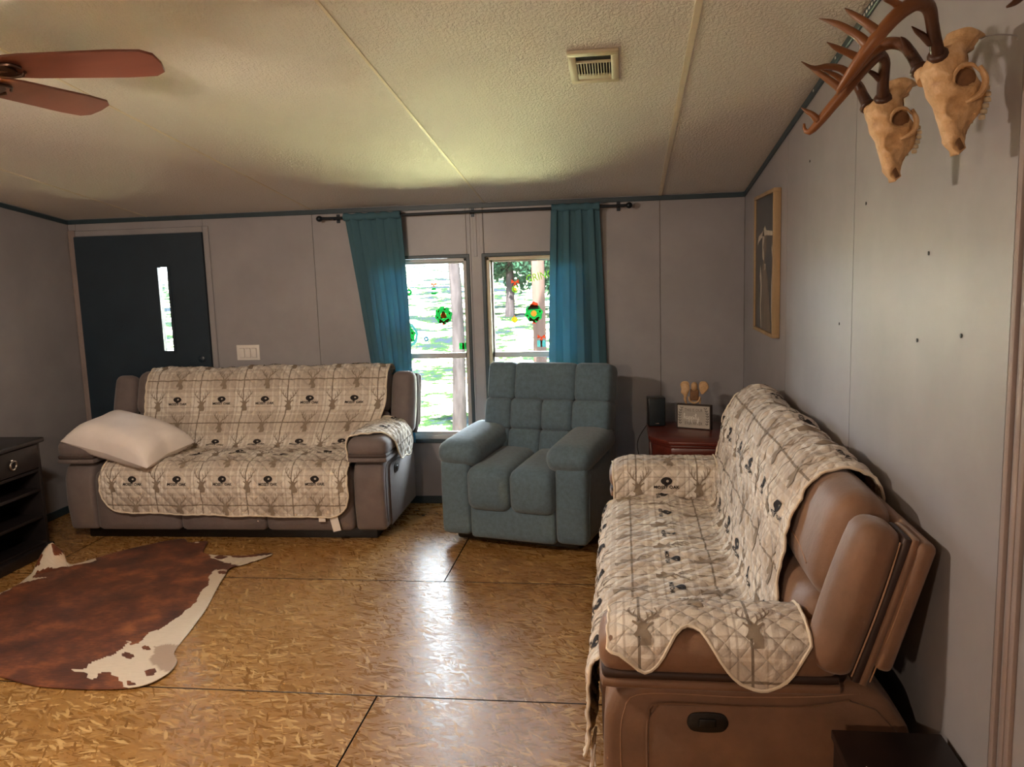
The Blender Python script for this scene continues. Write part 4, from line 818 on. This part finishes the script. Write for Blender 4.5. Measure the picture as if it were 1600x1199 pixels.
def pic(polys, x): return merge(*[(np.array([(x, v[0]*hw, v[1]*hh) for v in V2]), F2) for V2, F2 in polys])     # y runs to the left in the view
obj('pale_shape', pic([poly2d([(0.72, 0.655), (0.60, 0.70), (0.15, 0.735), (-0.05, 0.77), (-0.20, 0.735), (-0.78, 0.72), (-0.80, 0.69), (-0.25, 0.70), (0.1, 0.70), (0.55, 0.665), (0.70, 0.635)]), stroke2d([(0.42, 0.45), (0.30, 0.36), (0.34, 0.2), (0.25, 0.03)], [0.10, 0.12, 0.05], 16), stroke2d([(0.05, 0.72), (0.16, 0.62), (0.02, 0.54)], [0.10, 0.14, 0.05], 10), poly2d([(0.0, 0.50), (-0.16, 0.50), (-0.12, 0.465), (0.0, 0.45), (-0.06, 0.48)]), stroke2d([(-0.72, 0.62), (-0.84, 0.5), (-0.76, 0.3), (-0.82, 0.04)], [0.04, 0.09, 0.06], 14)], -0.0308), M['picture_pale'], cv, smooth=False)
obj('shaded_shape', pic([poly2d([(0.22, 0.70), (-0.25, 0.70), (-0.20, 0.60), (-0.05, 0.52), (-0.35, 0.40), (-0.62, 0.15), (-0.70, 0.03), (0.15, 0.03), (0.28, 0.30), (0.25, 0.45), (0.06, 0.53), (0.2, 0.6)])], -0.0304), M['picture_mid'], cv, smooth=False)

# ------------------------------------------------------------------ ceiling fan with lights
FX, FY, FZ = -1.99, 2.25, 2.30
fan = thing('ceiling_fan', 'cherry-bladed ceiling fan with lights at the top left', 'ceiling fan', (FX, FY, FZ))
obj('canopy', lathe([(0.012, zc(FY)-FZ-0.085), (0.045, zc(FY)-FZ-0.075), (0.066, zc(FY)-FZ-0.03), (0.068, zc(FY)-FZ+0.008)], 24), M['bronze'], fan); obj('downrod', lathe([(0.013, 0.09), (0.013, zc(FY)-FZ-0.07)], 12), M['bronze'], fan)
obj('motor_housing', lathe([(0.03, 0.10), (0.085, 0.085), (0.105, 0.05), (0.105, 0.01), (0.085, -0.03), (0.055, -0.045)], 30), M['bronze'], fan)
obj('light_fitter', lathe([(0.05, -0.044), (0.06, -0.06), (0.05, -0.085), (0.02, -0.095)], 24), M['bronze'], fan)
NB, TH0 = 5, math.radians(9)
for k in range(NB):
    th = TH0+k*2*PI/NB
    b = [(0.20, -0.050), (0.30, -0.062), (0.56, -0.070), (0.645, -0.066), (0.675, -0.045), (0.682, 0.0), (0.675, 0.045), (0.645, 0.066), (0.56, 0.070), (0.30, 0.062), (0.20, 0.050)]
    obj('blade', xf(xf(prism(b, -0.004, 0.004, 'z', 0.0015, 1), (0, 0, 0), -0.30), (0, 0, 0.0), 0, 0, th), M['fan_wood'], fan)
    ir = merge(tube([(0.09, 0, -0.005), (0.14, 0, -0.02), (0.20, 0, -0.010), (0.25, 0, -0.006)], [0.010, 0.009, 0.008, 0.005], 8, 16), xf(lathe([(0.030, -0.004), (0.030, 0.001), (0.024, 0.004)], 16), (0.235, 0, -0.008)), *[tube([(0.19, 0, -0.012), (0.215, s*0.028, -0.010), (0.265, s*0.030, -0.008), (0.285, s*0.010, -0.008)], 0.005, 6, 14) for s in (-1, 1)])
    obj('blade_iron', xf(xf(ir, (0, 0, 0), -0.30), (0, 0, -0.004), 0, 0, th), M['bronze'], fan)
for k in range(3):
    th = PI/3+k*2*PI/3; dx, dy = math.cos(th), math.sin(th)
    obj('lamp_arm', tube([(0.03*dx, 0.03*dy, -0.07), (0.08*dx, 0.08*dy, -0.085), (0.105*dx, 0.105*dy, -0.11)], 0.009, 8, 12), M['bronze'], fan)
    obj('lamp_shade', (lambda v: (v[0], v[1][:-2]))(xf(lathe([(0.022, 0), (0.030, -0.02), (0.046, -0.06), (0.056, -0.085)], 20), (0.105*dx, 0.105*dy, -0.105))), M['shade_glass'], fan, thick=0.003)
    ld = bpy.data.lights.new('fan_bulb', 'POINT'); ld.energy = 7.5; ld.color = (1.0, 0.83, 0.67); ld.shadow_soft_size = 0.022
    lo = bpy.data.objects.new('fan_bulb', ld); COL.objects.link(lo); lo.parent = fan; lo.location = (0.105*dx, 0.105*dy, -0.200)
# dining-side pendant behind the camera: warm light on everything that faces this way
PX, PY, PZ = -1.6, -1.5, 2.05
pd = thing('pendant_lamp', 'warm pendant lamp hanging in the room behind the viewpoint', 'lamp', (PX, PY, PZ)); obj('cord', lathe([(0.004, 0.14), (0.004, zc(PY)-PZ)], 8), M['black'], pd)
obj('cap', lathe([(0.006, 0.16), (0.03, 0.15), (0.035, 0.11)], 16), M['bronze'], pd); obj('shade', (lambda v: (v[0], v[1][:-2]))(lathe([(0.035, 0.115), (0.07, 0.10), (0.12, 0.03), (0.15, -0.04)], 28)), M['shade_glass'], pd, thick=0.003)
ld = bpy.data.lights.new('pendant_bulb', 'POINT'); ld.energy = 22; ld.color = (1.0, 0.76, 0.56); ld.shadow_soft_size = 0.05; lo = bpy.data.objects.new('pendant_bulb', ld); COL.objects.link(lo); lo.parent = pd; lo.location = (0, 0, -0.07)

# ------------------------------------------------------------------ skull mounts with antlers
SK = [(1045, 245), (1110, 240), (1190, 245), (1240, 280), (1190, 300), (1180, 350), (1140, 372), (1150, 440), (1190, 510), (1225, 545), (1243, 600), (1235, 680), (1190, 745), (1158, 790), (1150, 850), (1155, 888), (1100, 928), (1075, 890), (1040, 850), (1030, 800), (1010, 740), (975, 640), (945, 590), (930, 520), (905, 460), (930, 400), (985, 345), (1020, 300)]
def skull_loft():
    """side outline measured in the photo, as (out-of-wall, up) in metres, lofted to real width"""
    s = 0.25/682.0; cx, cy = 1090, 560; o = np.array([((x-cx)*s, (cy-y)*s) for x, y in SK]); n = len(o); L_ = []
    zs = np.linspace(o[:, 1].max()-0.001, o[:, 1].min()+0.001, 70)
    for z in zs:
        xs = []
        for i in range(n):
            (x1, z1), (x2, z2) = o[i-1], o[i]
            if (z1-z)*(z2-z) <= 0 and z1 != z2: xs.append(x1+(x2-x1)*(z-z1)/(z2-z1))
        if len(xs) >= 2: L_.append((z, min(xs), max(xs)))
    def wid(z): return float(np.interp(z, [-0.14, -0.10, -0.05, -0.01, 0.02, 0.05, 0.085, 0.12], [0.018, 0.024, 0.030, 0.046, 0.052, 0.044, 0.042, 0.026]))
    V, F, m = [], [], 44
    for z, a, b in L_:
        for k in range(m):
            th = 2*PI*k/m; c_, s_ = math.cos(th), math.sin(th); e = 0.78
            V.append(((a+b)/2+(b-a)/2*math.copysign(abs(c_)**e, c_), wid(z)*math.copysign(abs(s_)**e, s_)*(1 if c_ < 0.3 else 0.85), z))
    V = np.array(V)
    for sgn_ in (-1, 1):     # orbits and cheek hollows are pressed in
        for (hx, hz, r1, r2, dp) in ((0.0, 0.0165, 0.027, 0.021, 0.024), (-0.012, -0.040, 0.016, 0.022, 0.010), (0.020, 0.070, 0.024, 0.022, 0.012), (0.016, -0.075, 0.022, 0.026, 0.007), (0.004, -0.112, 0.010, 0.016, 0.008)):
            sel = np.sign(V[:, 1]) == sgn_; d = ((V[:, 0]-hx)/r1)**2+((V[:, 2]-hz)/r2)**2; V[:, 1] -= sel*sgn_*dp*np.clip(1-d, 0, 1)**0.5
    for i in range(len(V)):
        q = V[i]; nz_ = mnoise.noise((q[0]*45, q[1]*45, q[2]*45)); V[i, 1] *= 1+0.10*nz_; V[i, 0] += 0.0022*mnoise.noise((q[0]*70+5, q[1]*70, q[2]*70))
    for k in range(len(L_)-1):
        for j in range(m): F.append((k*m+j, (k+1)*m+j, (k+1)*m+(j+1) % m, k*m+(j+1) % m))
    F.append(tuple(range(m))); F.append(tuple(range((len(L_)-1)*m, len(L_)*m))[::-1]); return V, F
SKULL = skull_loft()
def antler(root, base, beams):
    """beams: list of (points in room metres, radii); the first is the main beam, the rest its tines"""
    Vs = []; al = []
    for i, (pts, rad) in enumerate(beams):
        p = np.array(pts)-base; v, f = tube(p, rad, 10, 40 if i == 0 else 16); Vs.append((v, f)); kk = len(v)//10
        a = np.repeat(np.linspace(0, 1, kk), 10); al += list(np.clip(a*1.9-0.35, 0, 1) if i == 0 else np.clip(np.full(len(a), 0.75)-np.clip(a-0.55, 0, 1), 0, 1) if i > 1 else np.full(len(a), 0.12))
    main = obj('antler', Vs[0], M['antler'], root, 'all', attrs={'along': al[:len(Vs[0][0])]}); c = len(Vs[0][0])
    for v in Vs[1:]: obj('tine', v, M['antler'], main, 'all', attrs={'along': al[c:c+len(v[0])]}); c += len(v[0])
    b0 = np.array(beams[0][0][0])-base; b1 = np.array(beams[0][0][1])-base; d = (b1-b0)/np.linalg.norm(b1-b0)
    obj('burr', tube([b0-d*0.004, b0+d*0.004, b0+d*0.012], [beams[0][1][0]*1.15, beams[0][1][0]*1.45, beams[0][1][0]*1.1], 12), M['antler'], main, 'all', attrs={'along': [0.0]*36})
    obj('pedicle', tube([b0-d*0.030, b0+d*0.004], [beams[0][1][0]*1.2, beams[0][1][0]*1.02], 12), M['bone'], root)
def cp(pts, ydepths):          # crop measurements of the two mounts -> metres
    ydepths = np.interp(np.linspace(0, 1, len(pts)), np.linspace(0, 1, len(ydepths)), ydepths)
    return [at(1220+x*0.25, y*0.25, Y=yy) for (x, y), yy in zip(pts, ydepths)]
def mount(label, px, py, Y, scale, ry):
    p = at(px, py, Y=Y); r = thing('skull_mount', label, 'skull mount', tuple(p), 0, 'antlered skull mounts')
    sk = obj('skull', xf((SKULL[0]*scale, SKULL[1]), (0, 0, 0), 0, ry, 0.10), M['bone'], r, 'all')
    X = lambda VF: xf((VF[0]*scale, VF[1]), (0, 0, 0), 0, ry, 0.10)
    for s in (-1, 1):
        obj('eye_socket', X((lambda q: (q[0]*np.array([1, 0.12, 0.80])+np.array([0.0, s*0.0325, 0.0165]), q[1]))(softbox(0.050, 0.050, 0.050, 0.025, (0, 0, 0), 12))), M['socket'], sk)
        obj('brow_ridge', X(tube([(-0.024, s*0.044, 0.004), (-0.026, s*0.049, 0.020), (-0.014, s*0.051, 0.036), (0.008, s*0.050, 0.038), (0.024, s*0.046, 0.026)], [0.002, 0.004, 0.0045, 0.004, 0.002], 8, 24)), M['bone'], sk)
        for k in range(6):
            z = -0.004-k*0.0115; obj('tooth', X(softbox(0.012, 0.010, 0.010, 0.003, (0, 0, 0), 3, (0.056-abs(k-1.5)*0.0032, s*0.024, z))), M['tooth'], sk)
        obj('nostril', X(softbox(0.012, 0.004, 0.026, 0.002, (0, 0, 0), 4, (0.004, s*0.0185, -0.112), ry=-0.5)), M['socket'], sk)
        obj('cheekbone', X(tube([(0.026, s*0.043, 0.036), (0.036, s*0.048, 0.010), (0.030, s*0.046, -0.016), (0.005, s*0.036, -0.034)], [0.005, 0.007, 0.007, 0.004], 8, 20)), M['bone'], sk)
    gap = XR-p[0]; obj('wall_hook', tube([(0.045*scale, 0, 0.098*scale), (0.07, 0, 0.104*scale), (gap-0.004, 0, 0.100*scale), (gap, 0, 0.09*scale)], 0.0016, 6, 12), M['wall'], r)
    return r, p
mN, pN = mount('larger deer skull with antlers, nearer on the right wall', 1492.5, 140, 1.90, 1.0, 0.0)
antler(mN, pN, [(cp([(985, 352), (962, 240), (945, 140), (925, 50), (865, 18), (790, 45), (700, 120), (600, 235), (520, 335), (440, 450), (375, 545), (352, 590)], [1.87, 1.84, 1.80, 1.76, 1.73, 1.71, 1.70, 1.70, 1.71, 1.73, 1.75, 1.76]), [0.0150, 0.0130, 0.0125, 0.0135, 0.0140, 0.0140, 0.0135, 0.0125, 0.0115, 0.0095, 0.006, 0.003]),
    (cp([(935, 270), (890, 225), (850, 195), (818, 165)], [1.845, 1.83, 1.82, 1.81]), [0.008, 0.007, 0.005, 0.001]), (cp([(770, 60), (715, 20), (650, -5)], [1.71, 1.70, 1.69]), [0.010, 0.007, 0.004]), (cp([(620, 215), (540, 150), (450, 90), (400, 52)], [1.70, 1.71, 1.73, 1.75]), [0.011, 0.0085, 0.006, 0.001]), (cp([(555, 290), (470, 215), (350, 150), (238, 116)], [1.705, 1.72, 1.74, 1.76]), [0.011, 0.0085, 0.0065, 0.001])])
antler(mN, pN, [(cp([(875, 445), (835, 370), (780, 295), (720, 270), (640, 280), (560, 335), (490, 410), (420, 500), (370, 575)], [1.945, 1.97, 2.01, 2.04, 2.06, 2.06, 2.04, 2.02, 2.0]), [0.0150, 0.0130, 0.0130, 0.0135, 0.0140, 0.0135, 0.012, 0.009, 0.003]),
    (cp([(808, 335), (785, 285), (765, 250), (750, 230)], [1.98, 1.975, 1.97, 1.965]), [0.012, 0.010, 0.006, 0.001]), (cp([(520, 380), (440, 340), (350, 300), (288, 264)], [2.05, 2.05, 2.04, 2.03]), [0.011, 0.0085, 0.0065, 0.001]), (cp([(440, 475), (380, 430), (290, 415), (205, 425), (128, 385)], [2.03, 2.02, 2.0, 1.98, 1.96]), [0.010, 0.008, 0.0065, 0.005, 0.001])])
mF, pF = mount('smaller deer skull with antlers, farther along the right wall', 1395.5, 200, 2.20, 0.97, 0.02)
antler(mF, pF, [(cp([(640, 622), (638, 540), (645, 450), (648, 380), (615, 345), (560, 385), (480, 470), (400, 570), (320, 665), (250, 750), (185, 822), (150, 815), (146, 772)], [2.17, 2.15, 2.13, 2.11, 2.09, 2.07, 2.06, 2.06, 2.07, 2.08, 2.09, 2.10, 2.10]), [0.0155, 0.0135, 0.0130, 0.0125, 0.0130, 0.0135, 0.0135, 0.013, 0.012, 0.011, 0.008, 0.005, 0.0025]),
    (cp([(615, 490), (590, 470), (560, 450), (535, 440)], [2.14, 2.13, 2.12, 2.115]), [0.009, 0.007, 0.005, 0.001]), (cp([(380, 560), (300, 500), (215, 440), (160, 405)], [2.06, 2.07, 2.08, 2.09]), [0.011, 0.0085, 0.006, 0.001]), (cp([(235, 755), (195, 715), (160, 695), (126, 672)], [2.08, 2.08, 2.085, 2.09]), [0.010, 0.007, 0.005, 0.001])])
antler(mF, pF, [(cp([(553, 672), (515, 600), (485, 540), (455, 515), (420, 540), (370, 600), (330, 640)], [2.245, 2.27, 2.30, 2.32, 2.33, 2.32, 2.31]), [0.0155, 0.0135, 0.0130, 0.0125, 0.0115, 0.009, 0.004]),
    (cp([(500, 570), (485, 535), (475, 510), (468, 495)], [2.28, 2.28, 2.275, 2.27]), [0.010, 0.008, 0.005, 0.001]), (cp([(420, 535), (370, 490), (310, 455), (250, 435)], [2.33, 2.33, 2.32, 2.31]), [0.010, 0.008, 0.005, 0.001])])
# third mount, above the frame: only one antler tip reaches into view
p3 = at(1640, -80, Y=1.60); m3 = thing('antler_rack', 'antler tip reaching in at the top right corner', 'antlers', tuple(p3), 0)
pts = [p3+np.array([0.06, 0.0, 0.02])]+[at(x, y, Y=yy) for x, y, yy in ((1625, -45, 1.60), (1603, -14, 1.59), (1588, 2, 1.585), (1573, 11, 1.58))]
v, f = tube(np.array(pts)-p3, [0.014, 0.011, 0.0085, 0.006, 0.002], 10, 24); obj('antler', (v, f), M['antler'], m3, 'all', attrs={'along': [0.1]*len(v)})
obj('mount_block', rbox(0.04, XR-p3[0]-0.001, -0.03, 0.03, -0.01, 0.07, 0.006), M['bone'], m3)

# ------------------------------------------------------------------ holiday clings on the window glass
def cl_(name, label, x, y, parts):
    p = at(x, y, Y=D+0.072); r = thing(name, label, 'window cling', tuple(p), 0, 'holiday window clings')
    for k, (nm, shape, mt) in enumerate(parts):
        yy = -0.0004*(k+1); V = np.array([(v[0], yy, v[1]) for v in shape[0]]); obj(nm, (V, shape[1]), M[mt], r, smooth=False)
def dsc(cx, cz, a, b=None, n=16): return poly2d(disc(cx, cz, a, b or a, n))
def annul(R1, R2, n=24, wob=0.0):
    a = np.linspace(0, 2*PI, n+1); V = np.array([(R1*(1+wob*math.sin(8*t_))*math.cos(t_), R1*(1+wob*math.sin(8*t_))*math.sin(t_)) for t_ in a]+[(R2*math.cos(t_), R2*math.sin(t_)) for t_ in a]); return V, [(i, i+1, i+n+2, i+n+1) for i in range(n)]
def bow(s, z=0): return merge(poly2d([(0, z), (s, z+s*0.7), (s*1.05, z-s*0.4)]), poly2d([(0, z), (-s, z+s*0.7), (-s*1.05, z-s*0.4)]), poly2d([(-s*0.2, z), (s*0.2, z), (s*0.45, z-s*1.1), (0, z-s*0.7), (-s*0.45, z-s*1.1)]))
wreath = lambda R: [('wreath', annul(R, R*0.34, 32, 0.07), 'c_green'), ('centre', dsc(0, 0, R*0.34), 'c_gold'), ('berries', merge(*[dsc(R*0.75*math.cos(a), R*0.75*math.sin(a), R*0.11) for a in np.arange(0.3, 6.2, 1.05)]), 'c_gold'), ('bow', xf2 if False else (bow(R*0.5)[0]+np.array([0, -R*0.72]), bow(R*0.5)[1]), 'c_red')]
cl_('ornament_cling', 'small green round ornament cling on the left window', 639, 457, [('ball', annul(0.023, 0.008), 'c_green'), ('cap', poly2d([(-0.005, 0.022), (0.005, 0.022), (0.005, 0.030), (-0.005, 0.030)]), 'c_lime')])
cl_('ornament_cling', 'green striped ornament cling with a red bow on the left window', 678, 454, [('ball', merge(poly2d([(0.024*math.cos(a), -0.006+0.024*math.sin(a)) for a in np.linspace(0.35, PI-0.35, 12)]), poly2d([(0.024*math.cos(a), -0.010+0.024*math.sin(a)) for a in np.linspace(PI+0.2, 2*PI-0.2, 12)])), 'c_green'), ('bow', (bow(0.018)[0]+np.array([0, 0.042]), bow(0.018)[1]), 'c_red')])
cl_('wreath_cling', 'round green wreath cling with orange centre on the left window', 693, 493, wreath(0.062)+[('candle', poly2d([(-0.024, -0.02), (0.024, -0.02), (0.012, 0.018), (0, 0.034), (-0.012, 0.018)]), 'c_gold')])
cl_('wreath_cling', 'large wreath cling with a teal ring beside the left curtain', 634, 524, [('outer_ring', annul(0.092, 0.072, 32, 0.03), 'c_teal')]+wreath(0.070))
cl_('ornament_cling', 'tiny blue ornament cling on the left window', 666, 530, [('ball', annul(0.017, 0.007), 'c_blue'), ('cap', poly2d([(-0.004, 0.016), (0.004, 0.016), (0.004, 0.023), (-0.004, 0.023)]), 'c_blue')])
gift = lambda a, b, c1: [('box', poly2d([(-a, -b), (a, -b), (a, b), (-a, b)]), c1), ('ribbon', poly2d([(-a*0.22, -b), (a*0.22, -b), (a*0.22, b), (-a*0.22, b)]), 'c_red')]
cl_('gift_cling', 'green and red gift box cling at the lower corner of the left window', 724, 541, gift(0.030, 0.023, 'c_green'))
cl_('ornament_cling', 'red bow and ring ornament cling on the right window', 805, 452, [('ring', annul(0.024, 0.016), 'c_lime'), ('disc', (dsc(0, 0, 0.012)), 'c_yellow'), ('bow', (bow(0.026)[0]+np.array([0, 0.050]), bow(0.026)[1]), 'c_red')])
tv, tf = text2d('GRINCH', 0.075); c_, s_ = math.cos(0.2), math.sin(0.2); tv = np.array([(a*0.85*c_-b*s_, a*0.85*s_+b*c_) for a, b in tv])
cl_('lettering_cling', 'yellow-green lettering cling beside the right curtain', 849, 436, [('letters', (tv, tf), 'c_lime')])
cl_('wreath_cling', 'green wreath cling wearing a red cap on the right window', 834, 490, wreath(0.062)+[('cap', poly2d([(-0.035, 0.035), (0.035, 0.040), (0.030, 0.070), (0.0, 0.085), (-0.020, 0.070)]), 'c_red'), ('cap_band', poly2d([(-0.042, 0.026), (0.042, 0.030), (0.040, 0.045), (-0.040, 0.041)]), 'c_white')])
cl_('ornament_cling', 'pale yellow round ornament cling on the right window', 804, 500, [('ball', dsc(0, 0, 0.022), 'c_yellow'), ('cap', poly2d([(-0.005, 0.020), (0.005, 0.020), (0.005, 0.030), (-0.005, 0.030)]), 'c_gold')])
cl_('gift_cling', 'teal gift cling with a red bow beside the right curtain', 846, 537, gift(0.030, 0.024, 'c_teal')+[('bow', (bow(0.026)[0]+np.array([0, 0.046]), bow(0.026)[1]), 'c_red')])

# ------------------------------------------------------------------ scraps on the floor
for k, (px, py, sz, lab) in enumerate(((652, 799, 0.018, 'dark scrap on the bare floor nearest the taupe sofa'), (662, 806, 0.024, 'largest dark scrap on the floor between sofa and recliner'), (682, 803, 0.015, 'dark scrap on the bare floor nearest the recliner'))):
    p = at(px, py, Z=0); a = k*1.3
    tag(obj('leaf_scrap', xf(prism([(-1, -0.2), (-0.2, -0.45), (1, 0.1), (0.3, 0.5), (-0.6, 0.35)], 0.0008/sz, 0.0035/sz, 'z'), tuple(p), 0, 0, a, (sz, sz, sz)), M['espresso'], None, smooth=False), lab, 'debris', 'scraps between sofa and recliner')

# ------------------------------------------------------------------ the yard outside
GZ = -0.75
def gz(x, y): return GZ+max(0, y-14)*0.045+0.10*mnoise.noise((x*0.15, y*0.15, 4))
nx, ny = 70, 60; xs = np.linspace(-40, 30, nx); yv = D+0.15+(np.linspace(0, 1, ny)**1.8)*75
obj_g = struct(obj('floor_yard', (np.array([(x, y, gz(x, y)) for x in xs for y in yv]), gridF(nx, ny)), M['ground'], None, 'all')); obj_g['label'] = 'sunlit grass and gravel yard outside the windows'
def tree(name, label, x, y, h, rt, crown, nleaf, lm, seed, group='trees in the yard', ls=1.0):
    rg = random.Random(seed); z0 = gz(x, y); r = thing(name, label, 'tree', (x, y, z0), 0, group)
    obj('trunk', tube([(0, 0, -0.1), (0.05, 0, h*0.3), (-0.06, 0.05, h*0.6), (0.04, 0, h)], [rt*1.3, rt, rt*0.8, rt*0.3], 12, 24), M['bark'], r)
    for k in range(5):
        a = rg.random()*6.28; b = h*(0.5+0.4*rg.random()); q = crown[0]*0.8; obj('branch', tube([(0, 0, b), (q*0.4*math.cos(a), q*0.4*math.sin(a), b+q*0.25), (q*math.cos(a), q*math.sin(a), b+q*0.4)], [rt*0.35, rt*0.22, rt*0.06], 7, 12), M['bark'], r)
    V, F = [], []
    blobs = [(rg.uniform(-1, 1)*crown[0]*0.7, rg.uniform(-1, 1)*crown[0]*0.7, crown[1]+rg.uniform(-1, 1)*crown[2]*0.7, crown[0]*rg.uniform(0.3, 0.55)) for _ in range(14)]
    for k in range(nleaf):
        bx_, by_, bz_, br_ = blobs[k % len(blobs)]; d = Vector((rg.gauss(0, 1), rg.gauss(0, 1), rg.gauss(0, 1))).normalized()*br_*rg.uniform(0.6, 1.05); c = Vector((bx_, by_, bz_))+d
        u = Vector((rg.gauss(0, 1), rg.gauss(0, 1), rg.gauss(0, 1))).normalized(); v_ = u.orthogonal().normalized(); s = rg.uniform(0.07, 0.15)*ls; n0 = len(V)
        V += [tuple(c-u*s), tuple(c+v_*s*0.5), tuple(c+u*s), tuple(c-v_*s*0.5)]; F.append((n0, n0+1, n0+2, n0+3))
    o = obj('foliage', (np.array(V), F), lm, r, smooth=False); o['kind'] = 'stuff'
tree('yard_tree', 'pale-barked tree seen through the left window', at(708, 480, Y=10.0)[0], 10.0, 6.6, 0.075, (2.3, 5.7, 1.1), 2600, M['leaf2'], 3, ls=2.0)
tree('yard_tree', 'shade tree outside, left of the windows', -6.9, 10.4, 6.6, 0.15, (2.3, 5.7, 1.1), 2600, M['leaf'], 4, ls=2.0)
for k, (x, y, lab) in enumerate(((-11.5, 31, 'leafy tree far left beyond the yard'), (-4.1, 30, 'leafy tree filling the top of the right window'), (1.6, 30.5, 'leafy tree behind the right curtain'))):
    tree('yard_tree', lab, x, y, 5.0, 0.14, (2.5, 2.9, 1.9), 9000, M['leaf'], 20+k)
p = at(842, 480, Y=16.0); pg = thing('wooden_post', 'tall tan wooden post in the yard seen through the right window', 'post', (p[0], 16.0, gz(p[0], 16.0)-0.05))
obj('shaft', lathe([(0.13, 0), (0.125, 2), (0.12, 4.5), (0.10, 4.55)], 14), M['pole_wood'], pg)
